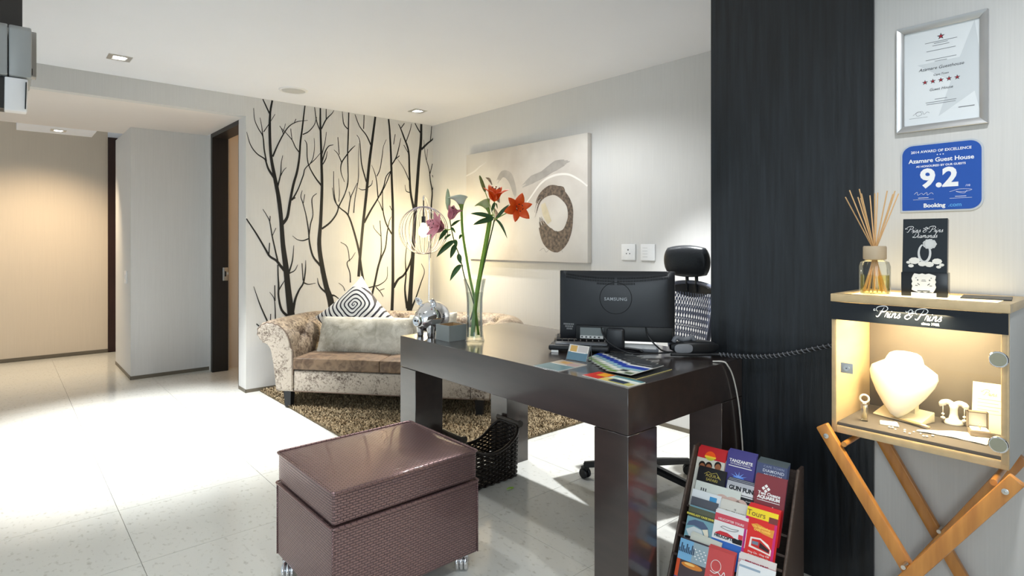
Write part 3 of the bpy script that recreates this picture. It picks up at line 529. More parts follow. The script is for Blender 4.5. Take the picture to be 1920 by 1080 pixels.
# ------------------------------------------------------------------ cushions on the sofa
def pillow(name, lx, ly, th, m, lump=0, parent=None, n=40, seed=1, pw=.5, pinch=.05, rnd=0):
    r_ = random.Random(seed); ph = [(r_.uniform(2, 9)/max(lx, ly), r_.uniform(2, 9)/max(lx, ly), r_.uniform(0, 6), r_.uniform(.3, 1)) for _ in range(9)]
    b = MB()
    for sg in (1, -1):
        P = []
        for i in range(n+1):
            row = []
            for j in range(n+1):
                u, v = -1+2*i/n, -1+2*j/n
                e = max(0, (1-abs(u)**2.6))*max(0, (1-abs(v)**2.6)); u0, v0 = u, v
                if rnd: u, v = u*math.sqrt(1-rnd*v0*v0/2), v*math.sqrt(1-rnd*u0*u0/2)
                pin = 1-pinch*(1-abs(v)**2) if abs(u) > 0 else 1
                x = u*lx/2*(1-pinch*(1-v*v)); y = v*ly/2*(1-pinch*(1-u*u))
                h = th/2*e**pw
                h += lump*e**.6*sum(a*math.sin(kx*x+ky*y+p0) for kx, ky, p0, a in ph)/5
                row.append((x, y, sg*h))
            P.append(row)
        b.grid(P)
    o = b.build(name, m, parent, smooth=True)
    return o
M_FUR = velvet('pale_fur', (.68, .65, .56), (.36, .33, .255), .4, 14, .36, .70)
def sofa_obj(o, loc, rot, label, cat, group=None):
    o.matrix_world = SOFA_M @ Matrix.Translation(loc) @ (Matrix.Rotation(rot[2], 4, 'Z') @ Matrix.Rotation(rot[0], 4, 'X') @ Matrix.Rotation(rot[1], 4, 'Z')); return tag(o, label, cat, group)
def fuzz(src, N, ln, m, seed=3):
    me = src.data; me.calc_loop_triangles(); rg = np.random.default_rng(seed)
    tris = [(t.area, [me.vertices[i].co.copy() for i in t.vertices], t.normal.copy()) for t in me.loop_triangles]
    ar = np.array([t[0] for t in tris]); idx = rg.choice(len(tris), N, p=ar/ar.sum()); vs = []; fs = []
    for k in idx:
        _, (a, b_, c), nn = tris[k]; r1, r2 = rg.random(2)
        if r1+r2 > 1: r1, r2 = 1-r1, 1-r2
        p = a+(b_-a)*r1+(c-a)*r2; d = (nn*.6+Vector(rg.uniform(-.7, .7, 3))+Vector((0, -.35, 0))).normalized(); t = d.cross(Vector((.3, .2, .9))).normalized()*ln*.06
        i = len(vs); vs += [p-t, p+t, p+d*ln*rg.uniform(.6, 1.1)]; fs.append((i, i+1, i+2))
    b = MB(); b.add(vs, fs); o = b.build('fur', m, src, fix=False); o['kind'] = 'stuff'
fur = pillow('fur_cushion', .76, .30, .18, M_FUR, .034, seed=4, pw=.42, pinch=.02)
fuzz(fur, 15000, .026, M_FUR)
sofa_obj(fur, (.56, .30, .500), (math.radians(68), 0, .04), 'long pale shaggy fur bolster cushion lying along the sofa seat', 'cushion')
# spiral cushion
m = bpy.data.materials.new('spiral_fabric'); m.use_nodes = True; nt = m.node_tree; Lk = nt.links; p = nt.nodes['Principled BSDF']; p.inputs['Roughness'].default_value = .7
tc = nt.nodes.new('ShaderNodeTexCoord'); sp = nt.nodes.new('ShaderNodeSeparateXYZ')
nz = nt.nodes.new('ShaderNodeTexNoise'); nz.inputs['Scale'].default_value = 5; Lk.new(tc.outputs['Object'], nz.inputs[0])
va = nt.nodes.new('ShaderNodeVectorMath'); va.operation = 'MULTIPLY_ADD'; va.inputs[1].default_value = (.04, .04, 0); Lk.new(nz.outputs['Color'], va.inputs[0]); Lk.new(tc.outputs['Object'], va.inputs[2]); Lk.new(va.outputs[0], sp.inputs[0])
def M2(op, a, b_=None, c_=None):
    n = nt.nodes.new('ShaderNodeMath'); n.operation = op
    for i, q in enumerate((a, b_, c_)):
        if q is None: continue
        if isinstance(q, (int, float)): n.inputs[i].default_value = q
        else: Lk.new(q, n.inputs[i])
    return n.outputs[0]
X_, Y_ = M2('SUBTRACT', sp.outputs[0], .100), M2('SUBTRACT', sp.outputs[1], .092)
ax, ay = M2('ABSOLUTE', X_), M2('ABSOLUTE', Y_)
rr = M2('POWER', M2('ADD', M2('POWER', ax, 3.2), M2('POWER', ay, 3.2)), 1/3.2)
an = M2('DIVIDE', M2('ARCTAN2', Y_, X_), 2*PI)
fr_ = M2('FRACT', M2('ADD', M2('DIVIDE', M2('POWER', rr, .8), .040), an))
ms = M2('MULTIPLY', M2('LESS_THAN', fr_, .36), M2('LESS_THAN', M2('ADD', X_, Y_), .205))
mx = nt.nodes.new('ShaderNodeMix'); mx.data_type = 'RGBA'; mx.inputs[6].default_value = (.80, .78, .74, 1); mx.inputs[7].default_value = (.012, .010, .022, 1)
Lk.new(ms, mx.inputs[0]); Lk.new(mx.outputs[2], p.inputs['Base Color'])
spc = pillow('spiral_cushion', .50, .50, .21, m, .006, seed=9, pw=.5, pinch=.10)
sofa_obj(spc, (.42, .425, .610), (math.radians(76), math.radians(43), .02), 'white scatter cushion with black spiral print, standing on its corner', 'cushion')
fr2 = pillow('fur_cushion', .40, .34, .17, M_FUR, .016, seed=14, pw=.42, pinch=.02)
fuzz(fr2, 5000, .020, M_FUR, 8)
sofa_obj(fr2, (1.06, .40, .505), (math.radians(70), .1, -.1), 'second pale fur cushion on the sofa, behind the chrome pig', 'cushion')

# ------------------------------------------------------------------ wicker basket
M_WICK = mat('dark_wicker', (.018, .012, .009), .38, var=.4, vscale=30)
BX0, BX1, BY0, BY1 = 1.692, 2.044, 2.262, 2.455
bas = thing('wicker_basket', 'black wicker log basket with scooped sides under the desk', 'basket', ((BX0+BX1)/2, (BY0+BY1)/2, 0))
def bas_path(n=72):
    hx, hy, r = (BX1-BX0)/2, (BY1-BY0)/2, .045; pts = []
    for cx, cy, a0 in ((hx-r, -hy+r, -90), (hx-r, hy-r, 0), (-hx+r, hy-r, 90), (-hx+r, -hy+r, 180)):
        for k in range(7):
            a = math.radians(a0+15*k); pts.append(Vector((cx+r*math.cos(a), cy+r*math.sin(a), 0)))
    pts.append(pts[0]); out = []; d = [0]
    for i in range(1, len(pts)): d.append(d[-1]+(pts[i]-pts[i-1]).length)
    for k in range(n):
        s = d[-1]*k/n; i = max(j for j in range(len(d)) if d[j] <= s); i = min(i, len(pts)-2)
        q = pts[i]+(pts[i+1]-pts[i])*((s-d[i])/max(1e-9, d[i+1]-d[i])); out.append(q)
    return out
bp = bas_path(96); hx = (BX1-BX0)/2
top = lambda x: .155+.095*(abs(x)/hx)**2.2
bw = MB()
for r_ in range(24):
    z = .006+r_*.0105; seg = []
    for k in range(len(bp)+1):
        q = bp[k % len(bp)]; nrm = Vector((q.x/(hx*hx), q.y/((BY1-BY0)/2)**2, 0)).normalized()
        off = .0045*(1 if ((k//2)+r_) % 2 else -1); flare = 1+.05*(z/.25)
        pt = Vector((q.x*flare, q.y*flare, z))+nrm*off
        if z <= top(q.x): seg.append(pt)
        else:
            if len(seg) > 2: bw.tube(seg, .0046, 5)
            seg = []
    if len(seg) > 2: bw.tube(seg, .0046, 5)
o = bw.build('woven_strands', M_WICK, bas, smooth=True); o['kind'] = 'stuff'
st = MB()
for k in range(0, len(bp), 4):
    q = bp[k]; st.tube([(q.x, q.y, .002), (q.x*1.05, q.y*1.05, top(q.x))], .0035, 5)
o = st.build('stakes', M_WICK, bas, smooth=True); o['kind'] = 'stuff'
rp = []
for q in bp: rp.append(Vector((q.x*1.052, q.y*1.052, top(q.x)+.004)))
b = MB(); b.tube(rp, .0085, 8, closed=True); b.build('rim', M_WICK, bas, smooth=True)
b = MB(); b.box((-hx+.02, -.085, .002), (hx-.02, .085, .008)); b.build('bottom', M_WICK, bas)
for sx in (-1, 1):
    b = MB(); b.tube([(sx*hx*1.04, -.092, .268), (sx*hx*1.04, .092, .268)], .011, 10); b.tube([(sx*hx*1.04, -.085, .245), (sx*hx*1.04, -.085, .268)], .008, 8); b.tube([(sx*hx*1.04, .085, .245), (sx*hx*1.04, .085, .268)], .008, 8)
    b.lathe([(.001, -.006), (.017, -.006), (.017, .006), (.001, .006)], 12, 0, (sx*hx*1.04, -.094, .268), 'y'); b.build('handle', mat('wicker_handle', (.05, .04, .033), .35), bas, smooth='angle')

# ------------------------------------------------------------------ office chair
CH = Matrix.Translation((2.45, 1.78, 0)) @ Matrix.Rotation(math.atan2(-.966, -.26)+PI+.08, 4, 'Z')
# local +y points to the backrest
ang = math.atan2(-.26, .966)-PI/2
CH = Matrix.Translation((2.45, 1.78, 0)) @ Matrix.Rotation(ang, 4, 'Z')
chair = thing('office_chair', 'black office chair with grey mesh back and padded headrest, behind the monitor', 'chair', mat=CH)
cinv = CH.inverted()
stars = []
for (X, Y) in ((2.27, 2.03), (2.41, 1.495), (2.735, 1.67)):
    p = cinv @ Vector((X, Y, 0)); stars.append(math.atan2(p.y, p.x))
a0 = stars[0]
for k in range(5):
    a = a0+2*PI*k/5; d = Vector((math.cos(a), math.sin(a), 0)); n = Vector((-d.y, d.x, 0)); e = d*.29
    b = MB()
    P = []
    for t in [i/8 for i in range(9)]:
        q = d*(.03+.265*t); wz = .105-.035*t; hw = .026-.010*t; hh = .016-.003*t
        P.append([q+n*hw+Vector((0,0,wz-hh)), q+n*hw+Vector((0,0,wz+hh*.4)), q+n*hw*.5+Vector((0,0,wz+hh)), q-n*hw*.5+Vector((0,0,wz+hh)), q-n*hw+Vector((0,0,wz+hh*.4)), q-n*hw+Vector((0,0,wz-hh)), q+n*hw+Vector((0,0,wz-hh))])
    b.grid(P); b.add(P[-1][:-1], [tuple(range(6))]); b.build('star_leg', M_BLACKP, chair)
    b = MB(); aa = a+.9
    for q in (-.013, .013): b.lathe([(.001, -.008), (.022, -.008), (.026, -.004), (.026, .004), (.022, .008), (.001, .008)], 20, 0, (q, 0, 0), 'x')
    b.box((-.006, -.006, 0), (.006, .006, .05)); b.box((-.014, -.016, .012), (.014, .016, .034))
    b.xf(Matrix.Translation(e+Vector((0,0,.026))) @ Matrix.Rotation(aa, 4, 'Z')); b.build('castor', M_BLACKP, chair, smooth='angle')
b = MB(); b.lathe([(.001, .075), (.04, .075), (.045, .12), (.03, .14), (.027, .25), (.018, .25), (.018, .40), (.06, .41), (.06, .43), (.001, .43)], 20); b.build('gas_lift', M_BLACKP, chair, smooth='angle')
b = cushion_block(-.24, -.25, .43, .24, .23, .50, crown=.012, belly=.01); b.build('seat', mat('chair_fabric', (.02, .021, .024), .8), chair, bevel=.02)
b = MB(); b.tube(catmull([(0, .05, .42), (0, .24, .43), (0, .33, .52), (0, .350, .60), (0, .352, .625)], 5), .018, 10); b.build('back_spine', M_BLACKP, chair, smooth=True)
# mesh back
bx = lambda z: .120+.085*((z-.60)/.38); byf = lambda x, z: .31+.03*((z-.6)/.4)-.9*x*x
outl = []
zs = [.60+.38*i/16 for i in range(17)]
for z in zs: outl.append(Vector((bx(z), byf(bx(z), z), z)))
outl2 = [Vector((-p.x, p.y, p.z)) for p in outl][::-1]
topc = [Vector((x, byf(x, .98), .98+.03*(1-(x/.205)**2))) for x in [.205-.41*i/12 for i in range(1, 12)]]
botc = [Vector((x, byf(x, .60), .60-.01*(1-(x/.12)**2))) for x in [-.12+.24*i/8 for i in range(1, 8)]]
b = MB(); b.tube(outl+topc+outl2+botc, .011, 8, closed=True); b.build('back_frame', mat('chair_frame_grey', (.10, .11, .15), .45), chair, smooth=True)
mesh = MB(); NL = 34
NL = 48
for sgn in (1, -1):
    for k in range(-NL, NL+1):
        pts = []
        for i in range(31):
            z = .60+.40*i/30; x = k*.0092+sgn*(z-.8)*.28+.004*math.sin(z*85+k*PI)
            zt = .98+.03*(1-min(1, (x/.205)**2))
            if abs(x) < bx(min(z, .98)) and z < zt: pts.append(Vector((x, byf(x, z)+.002*sgn, z)))
        if len(pts) > 2: mesh.ribbon(pts, .0056, (0, -1, 0))
M_MESH = mat('chair_mesh', (.13, .15, .22), .6)
o = mesh.build('back_mesh', M_MESH, chair, fix=False); o['kind'] = 'stuff'
P = []
for i in range(13):
    x = -.16+.32*i/12; P.append([(x, byf(x, .98)-.004, z) for z in (.93+.02*(x/.16)**2*2.2, .96, 1.000-.02*(x/.16)**2)])
b = MB(); b.grid(P); b.build('top_band', mat('chair_band', (.012, .012, .014), .7), chair)
for x in (-.035, .035):
    b = MB(); b.tube([(x, .335, .96), (x, .33, 1.06)], .009, 8); b.build('headrest_post', M_BLACKP, chair, smooth=True)
hp = pillow('headrest', .272, .172, .085, mat('black_leather', (.012, .014, .017), .33, bump=.1, bscale=120), 0, n=28, pw=.34, pinch=0, rnd=.62)
hp.parent = chair; hp.matrix_local = Matrix.Translation((-.020, .315, 1.122)) @ Matrix.Rotation(math.radians(16), 4, 'Z') @ Matrix.Rotation(math.radians(96), 4, 'X')
for sx in (-1, 1):
    b = MB(); b.tube(catmull([(sx*.22, .05, .44), (sx*.275, .05, .46), (sx*.28, .05, .60), (sx*.27, .03, .655)], 5), .013, 8)
    b.build('arm_support', M_BLACKP, chair, smooth=True)
    b = cushion_block(sx*.265-.035, -.06, .655, sx*.265+.035, .19, .685, crown=.006); b.build('armrest', M_BLACKP, chair, bevel=.012)
# ------------------------------------------------------------------ wall fittings
def wall_frame(x, y, z): return frame((x, y, z), (0, -1, 0), (0, 0, 1))       # faces -X
# socket and blank plate
so = thing('wall_socket', 'white square wall socket with three pin holes right of the painting', 'socket', mat=wall_frame(3.306, 2.514, 1.155))
rbox('plate', (-.060, -.056, 0), (.060, .056, .010), .003, M_WHITEP, so)
b = MB()
for x, y in ((0, .016), (-.014, -.010), (.014, -.010)): b.disc(.0042 if y < 0 else .0052, 12, (x, y, .0106))
b.build('pin_holes', M_BLACKP, so)
sw = thing('wall_plate', 'white blank square wall plate nearer the dark pillar', 'switch', mat=wall_frame(3.306, 2.352, 1.155))
rbox('plate', (-.058, -.056, 0), (.058, .056, .010), .003, M_WHITEP, sw)
b = MB(); 
for y in (-.03, -.01, .01, .03): b.box((-.040, y-.0006, .010), (.0, y+.0006, .0106))
b.build('rocker_lines', M_GREYP, sw)
cs = thing('light_switch', 'small white light switch on the side of the corridor wall block', 'switch', mat=wall_frame(.871, 6.36, .905))
rbox('plate', (-.055, -.058, 0), (.055, .058, .009), .002, M_WHITEP, cs); rbox('rocker', (-.012, -.02, .009), (.012, .02, .013), .002, M_WHITEP, cs)
# painting
PW, PH = 1.49, .966
pt = thing('abstract_painting', 'large pale abstract canvas with a brown brushed ring', 'painting', mat=wall_frame(3.304, 3.600, 1.553))
cm = mat('canvas_paint', (.70, .66, .60), .6, var=.15, vscale=1.6, col2=(.54, .49, .44), contrast=(.38, .62), bump=.15, bscale=5, detail=7)
rbox('canvas', (-PW/2, -PH/2, 0), (PW/2, PH/2, .046), .003, cm, pt, 2)
M_STRK = mat('brown_brushwork', (.20, .145, .11), .6, var=.8, vscale=40, col2=(.05, .04, .034), stretch=(1, 1, 1), detail=8, contrast=(.35, .65))
M_GREYS = mat('grey_wash', (.45, .42, .39), .6, var=.25, vscale=9, detail=6)
M_WHITES = mat('white_ridge', (.80, .77, .72), .55)
M_LEAFP = mat('pale_wash', (.66, .58, .42), .6, var=.2, vscale=12)
z_ = .0465
def stroke(name, pts, ws, m, seed=0, brist=0, dz=0):
    b = MB(); p = catmull([(x*PW, y*PH, 0) for x, y in pts], 8); N = len(p); W_ = []
    for i in range(N):
        t = i/(N-1)*(len(ws)-1); a = min(int(t), len(ws)-2); W_.append((ws[a]*(1-t+a)+ws[a+1]*(t-a)))
    if brist:
        r_ = random.Random(seed)
        for k in range(brist):
            f = -.5+k/(brist-1); s0 = int(r_.uniform(0, .12)*N); s1 = N-int(r_.uniform(0, .12)*N)
            q = []
            for i in range(s0, s1):
                t = (p[min(i+1, N-1)]-p[max(i-1, 0)]).normalized(); nn = Vector((-t.y, t.x, 0)); q.append(p[i]+nn*f*W_[i]*(1+.04*math.sin(i*.5+k)))
            if len(q) > 1: b.ribbon(q, [W_[i]/brist*1.35 for i in range(s0, s1)], (0, 0, 1), z_+dz+.00003*(k % 4))
    else: b.ribbon(p, W_, (0, 0, 1), z_+dz)
    return b.build(name, m, pt, fix=False)
# ring (u,v relative to centre; u to the right, v up)
ring = [(.118,-.13),(.155,.015),(.235,.085),(.310,.060),(.372,-.03),(.385,-.15),(.355,-.27),(.290,-.335),(.220,-.29),(.180,-.20),(.165,-.13)]
stroke('ring_stroke', ring, [.02, .05, .075, .07, .055, .05, .09, .16, .14, .08, .03], M_STRK, 3, 16, .0004)
stroke('ring_stroke', [(.285,.105),(.325,.075),(.34,.03)], [.02, .05, .03], M_STRK, 5, 6, .0006)
stroke('pale_stroke', [(.185,-.02),(.205,-.10),(.235,-.18)], [.05, .07, .05], M_LEAFP, dz=.0002)
stroke('white_ridge', [(-.5,.30),(-.42,.33),(-.36,.37),(-.30,.40)], [.012, .018, .014, .004], M_WHITES, dz=.0002)
stroke('white_ridge', [(.0,-.08),(.08,.03),(.17,.15),(.26,.20),(.36,.20),(.44,.15),(.5,.09)], [.006, .014, .018, .018, .016, .014, .012], M_WHITES, dz=.0002)
stroke('grey_wash', [(-.20,.20),(-.15,.27),(-.09,.24),(-.05,.13),(-.04,.05)], [.03, .05, .06, .05, .02], M_GREYS, 2, 7)
stroke('grey_wash', [(.02,.14),(.10,.19),(.18,.22),(.28,.28),(.38,.30)], [.02, .06, .05, .07, .02], M_GREYS, 8, 7)
stroke('leaf_stroke', [(-.305,.26),(-.27,.235),(-.245,.185)], [.004, .03, .01], M_STRK, dz=.0005)
stroke('leaf_stroke', [(-.20,.085),(-.19,.05),(-.175,.015)], [.01, .05, .005], M_STRK, dz=.0005)
stroke('leaf_stroke', [(-.23,-.02),(-.20,-.10),(-.235,-.16)], [.01, .05, .005], M_STRK, dz=.0005)
stroke('signature', [(.16,-.41),(.19,-.39),(.21,-.42),(.24,-.395),(.27,-.42),(.31,-.39),(.33,-.42)], [.004]*7, M_GREYS)

# certificate in a silver frame
CW, CHh = .238, .344
ce = thing('framed_certificate', 'silver framed five-star guesthouse certificate high on the wall above the blue plaque', 'certificate', mat=wall_frame(2.240, .4835, 1.7525))
fw = .021; b = MB()
for (A, B_, C_, D_) in (((-CW/2,-CHh/2),(CW/2,-CHh/2),(CW/2-fw,-CHh/2+fw),(-CW/2+fw,-CHh/2+fw)), ((CW/2,-CHh/2),(CW/2,CHh/2),(CW/2-fw,CHh/2-fw),(CW/2-fw,-CHh/2+fw)),
        ((CW/2,CHh/2),(-CW/2,CHh/2),(-CW/2+fw,CHh/2-fw),(CW/2-fw,CHh/2-fw)), ((-CW/2,CHh/2),(-CW/2,-CHh/2),(-CW/2+fw,-CHh/2+fw),(-CW/2+fw,CHh/2-fw))):
    b = MB(); b.add([(A[0],A[1],0),(B_[0],B_[1],0),(C_[0],C_[1],0),(D_[0],D_[1],0),(A[0],A[1],.018),(B_[0],B_[1],.018),(C_[0],C_[1],.013),(D_[0],D_[1],.013)],
        [(0,3,2,1),(4,5,6,7),(0,1,5,4),(1,2,6,5),(2,3,7,6),(3,0,4,7)]); b.build('frame_bar', M_SILVER, ce, bevel=.001, segs=1)
iw, ih = CW-2*fw, CHh-2*fw
b = MB(); b.box((-iw/2, -ih/2, .002), (iw/2, ih/2, .005)); b.build('sheet', ink(226, 230, 232), ce)
b = MB(); wm = ink(208, 213, 216)
big = [(p[0], p[1], .0052) for p in star_poly(.085, -.005, .155)]
big = [(max(-iw/2, min(iw/2, x)), max(-ih/2, min(ih/2, y)), z) for x, y, z in big]; b.add(big, [tuple(range(10))]); b.build('watermark_star', wm, ce, fix=False)
INKD = ink(60, 62, 66)
b = MB(); b.add([(x, y, .0055) for x, y, _ in star_poly(0, .122, .011)], [tuple(range(10))]); b.add([(x, y, .0057) for x, y, _ in star_poly(0, .122, .0065)], [tuple(range(10))], 1)
for k in range(5):
    b.add([(x, y, .0055) for x, y, _ in star_poly(-.042+.021*k, -.0165, .0085)], [tuple(range(10))]); b.add([(x, y, .0057) for x, y, _ in star_poly(-.042+.021*k, -.0165, .0050)], [tuple(range(10))], 1)
b.build('stars', [INKD, ink(165, 30, 45)], ce, fix=False)
text('lettering', 'Azamare Guesthouse', .0135, INKD, ce, T(0, .025, .0055), shear=.3)
text('lettering', 'Cape Town', .0085, INKD, ce, T(0, .003, .0055), shear=.3); text('lettering', 'Guest House', .0115, INKD, ce, T(0, -.043, .0055), shear=.3)
b = MB()
for y, hw in ((.108, .042), (.103, .018), (.096, .022), (.081, .038), (.053, .040), (.046, .016), (-.075, .016), (-.083, .040), (-.089, .038)): patch(b, -hw, y-.0008, hw, y+.0008, 0, .0055)
patch(b, .045, -.112, .085, -.1095, 0, .0055); patch(b, -.085, -.128, -.035, -.1272, 0, .0055)
b.ribbon(catmull([(-.075, -.118, .0055), (-.060, -.108, .0055), (-.050, -.116, .0055), (-.062, -.122, .0055), (-.066, -.112, .0055), (-.050, -.108, .0055), (-.045, -.118, .0055), (-.036, -.112, .0055), (-.030, -.116, .0055)], 5), .0009, (0, 0, 1))
b.build('fine_print', ink(120, 124, 128), ce, fix=False)

# blue award plaque
AW, AH = .2165, .220
aw = thing('award_plaque', 'blue rounded award plaque scoring 9.2 under the framed certificate', 'plaque', mat=wall_frame(2.240, .4850, 1.4305))
def rrect(w_, h_, r_bl, r_o, n=8):
    P = []
    for cx, cy, a0, r in ((w_/2, h_/2, 0, r_o), (-w_/2, h_/2, 90, r_o), (-w_/2, -h_/2, 180, r_bl), (w_/2, -h_/2, 270, r_o)):
        sx, sy = (1 if cx > 0 else -1), (1 if cy > 0 else -1)
        for k in range(n+1):
            a = math.radians(a0+90*k/n); P.append((cx-sx*r+r*math.cos(a), cy-sy*r+r*math.sin(a)))
    return P
b = MB(); b.prism([(x, y, 0) for x, y in rrect(AW, AH, .004, .034)], (0, 0, .004)); b.build('backing', mat('clear_edge', (.52, .56, .60), .2), aw)
b = MB(); b.prism([(x, y, .0041) for x, y in rrect(AW-.010, AH-.010, .003, .030)], (0, 0, .0008)); b.build('blue_face', mat('award_blue', lin(38, 84, 172), .22), aw)
WHT = ink(240, 242, 244); zt = .0052
for s_, size, y, bd in (('2014 AWARD OF EXCELLENCE', .0115, .083, .0002), ('• • •', .012, .070, .0002), ('Azamare Guest House', .0185, .054, .0004), ('AS HONOURED BY OUR GUESTS', .0088, .036, .0002)):
    text('lettering', s_, size, WHT, aw, T(0, y, zt), bold=bd)
text('lettering', '9.2', .082, WHT, aw, T(-.004, -.006, zt), bold=.0030); text('lettering', '/10', .009, WHT, aw, T(.070, -.033, zt))
text('lettering', 'Booking', .0175, WHT, aw, T(-.016, -.091, zt), bold=.0006); text('lettering', '.com', .0175, ink(90, 165, 225), aw, T(.0375, -.091, zt), bold=.0003)
b = MB()
b.ribbon(catmull([(-.070,-.053,zt),(-.062,-.046,zt),(-.060,-.056,zt),(-.050,-.050,zt),(-.045,-.055,zt),(-.036,-.048,zt),(-.034,-.057,zt),(-.024,-.050,zt),(-.018,-.055,zt)], 5), .0008, (0,0,1))
b.ribbon(catmull([(.024,-.050,zt),(.050,-.043,zt),(.080,-.046,zt),(.060,-.052,zt),(.040,-.050,zt),(.060,-.056,zt),(.068,-.048,zt)], 5), .0008, (0,0,1))
for x in (-.045, .052): patch(b, x-.014, -.066, x+.014, -.0645, 0, zt); patch(b, x-.028, -.071, x+.028, -.0702, 0, zt)
b.build('fine_print', WHT, aw, fix=False)

# ------------------------------------------------------------------ ceiling fittings
def downlight(x, y, label, z=CZ, s=.052):
    o = thing('downlight', label, 'downlight', (x, y, z), 0, 'recessed ceiling downlights')
    b = MB(); a = s+.012
    b.box((-a, -a, -.004), (a, -s*.72, .0)); b.box((-a, s*.72, -.004), (a, a, 0)); b.box((-a, -s*.72, -.004), (-s*.72, s*.72, 0)); b.box((s*.72, -s*.72, -.004), (a, s*.72, 0)); b.build('trim_frame', M_STEEL, o)
    b = MB(); b.lathe([(.001, -.003), (s*.5, -.003), (s*.68, -.0015), (s*.68, .0)], 24); b.build('lamp_face', mat('lamp_face', (1, 1, 1), .3, emit=(1, .97, .92), estr=14), o)
downlight(.576, 4.475, 'square steel downlight glaring in the ceiling at left, over the bright floor'); downlight(2.83, 4.504, 'square steel downlight in the ceiling near the room corner, over the sofa')
downlight(.40, 6.75, 'small downlight in the pale corridor soffit', 2.251, .045)
sp_ = thing('ceiling_speaker', 'round white speaker grille set in the ceiling between two downlights', 'speaker', (1.717, 4.531, CZ))
b = MB(); b.lathe([(.001, -.006), (.085, -.006), (.088, -.004)], 36); b.build('grille', mat('speaker_grille', (.55, .55, .54), .7, bump=.4, bscale=400, bdist=.002), sp_, smooth='angle')
b = MB(); b.lathe([(.088, -.004), (.090, -.009), (.104, -.006), (.108, 0)], 36); b.build('ring', M_WHITEP, sp_, smooth='angle')

# ------------------------------------------------------------------ air conditioner
ac = thing('air_conditioner', 'grey wall mounted air conditioner with white louvre, top left near the ceiling', 'air conditioner', (0, 2.95, 1.747))
M_ACG = mat('ac_grey', (.40, .41, .40), .35, var=.06, vscale=3); M_ACW = mat('ac_white', (.90, .89, .90), .35)
b = MB(); b.prism([(-.70, 0, .118), (-.70, 0, .300), (-.70, .03, .322), (-.70, .22, .322), (-.70, .22, .108)], (.721, 0, 0)); b.build('front_panel', M_ACG, ac, bevel=.004)
b = MB(); b.prism([(.0245, 0, .118), (.0245, 0, .300), (.0245, .03, .322), (.0245, .22, .322), (.0245, .22, .108)], (.068, 0, 0)); b.build('end_cap', M_ACG, ac, bevel=.006)
b = MB(); b.prism([(-.70, .006, .112), (-.70, .22, .105), (-.70, .22, 0.01), (-.70, .115, .002)], (.690, 0, 0)); b.build('lower_housing', M_ACW, ac, bevel=.004)
b = MB(); b.prism([(.012, .006, .112), (.012, .22, .105), (.012, .22, 0.01), (.012, .115, .002)], (.070, 0, 0)); b.build('lower_end', M_ACW, ac, bevel=.004)
b = MB(); b.prism([(-.009, .012, .108), (-.009, .2, .100), (-.009, .2, .02), (-.009, .117, .008)], (.020, 0, 0)); b.build('louvre_gap', M_BLACKP, ac)
b = MB(); b.prism([(.074, .006, .100), (.074, .20, .09), (.074, .20, .03), (.074, .105, .012)], (.004, -.004, 0)); b.build('side_slot', M_BLACKP, ac)
b = MB(); b.box((-.70, .16, .160), (.113, .222, .345)); b.build('mounting_plate', mat('plate_beige', (.42, .40, .37), .5), ac, bevel=.003)
b = MB(); b.box((.082, .150, .165), (.100, .165, .19)); b.build('clip', M_BLACKP, ac)

# ------------------------------------------------------------------ arc lamp with wire cage
LBX, LBY, LBZ = 2.843, 4.426, 1.332
la = thing('arc_floor_lamp', 'chrome arc floor lamp with white wire globe shade in the room corner', 'lamp', (3.02, 4.62, 0))
o3 = Vector((3.02, 4.62, 0)); cc = Vector((LBX, LBY, LBZ))-o3
b = MB(); b.lathe([(.001, 0), (.11, 0), (.11, .02), (.02, .028), (.02, .04), (.001, .04)], 28); b.build('base', M_CHROME, la, smooth='angle')
b = MB(); b.tube(catmull([(0, 0, .03), (.005, .0, .6), (.025, .02, 1.05), (.0, .0, 1.45), (-.06, -.07, 1.60), tuple(cc+Vector((.03, .03, .305))), tuple(cc+Vector((0, 0, .30))), tuple(cc+Vector((0, 0, .27)))], 8), .009, 10); b.build('pole', M_CHROME, la, smooth=True)
R_ = .218; b = MB()
for k in range(30):
    a = 2*PI*k/30; b.tube([cc+Vector((R_*math.sin(t)*math.cos(a), R_*math.sin(t)*math.sin(a), R_*.98*math.cos(t))) for t in [.20+(PI-.42)*i/20 for i in range(21)]], .0019, 5)
for t in (.20, PI-.22): b.tube([cc+Vector((R_*math.sin(t)*math.cos(2*PI*i/32), R_*math.sin(t)*math.sin(2*PI*i/32), R_*.98*math.cos(t))) for i in range(32)], .0035, 6, closed=True)
o = b.build('wire_shade', mat('wire_grey', (.055, .05, .075), .35), la, smooth=True)
b = MB(); b.tube([cc+Vector((0, 0, .28)), cc+Vector((0, 0, .10))], .006, 8); b.tube([cc+Vector((0, 0, .125)), cc+Vector((0, 0, .065))], .019, 14); b.build('socket', M_BLACKP, la, smooth='angle')
b = MB(); b.lathe([(.001, -.062), (.022, -.056), (.040, -.036), (.046, -.010), (.040, .018), (.024, .045), (.016, .068)], 24, 0, tuple(cc)); b.build('bulb', mat('lit_bulb', (1, .9, .7), .4, emit=(1, .82, .50), estr=30), la, smooth=True)
lamp('bulb_light', 'POINT', (LBX, LBY, LBZ-.08), 26, (1.0, .80, .42), shadow_soft_size=.045)

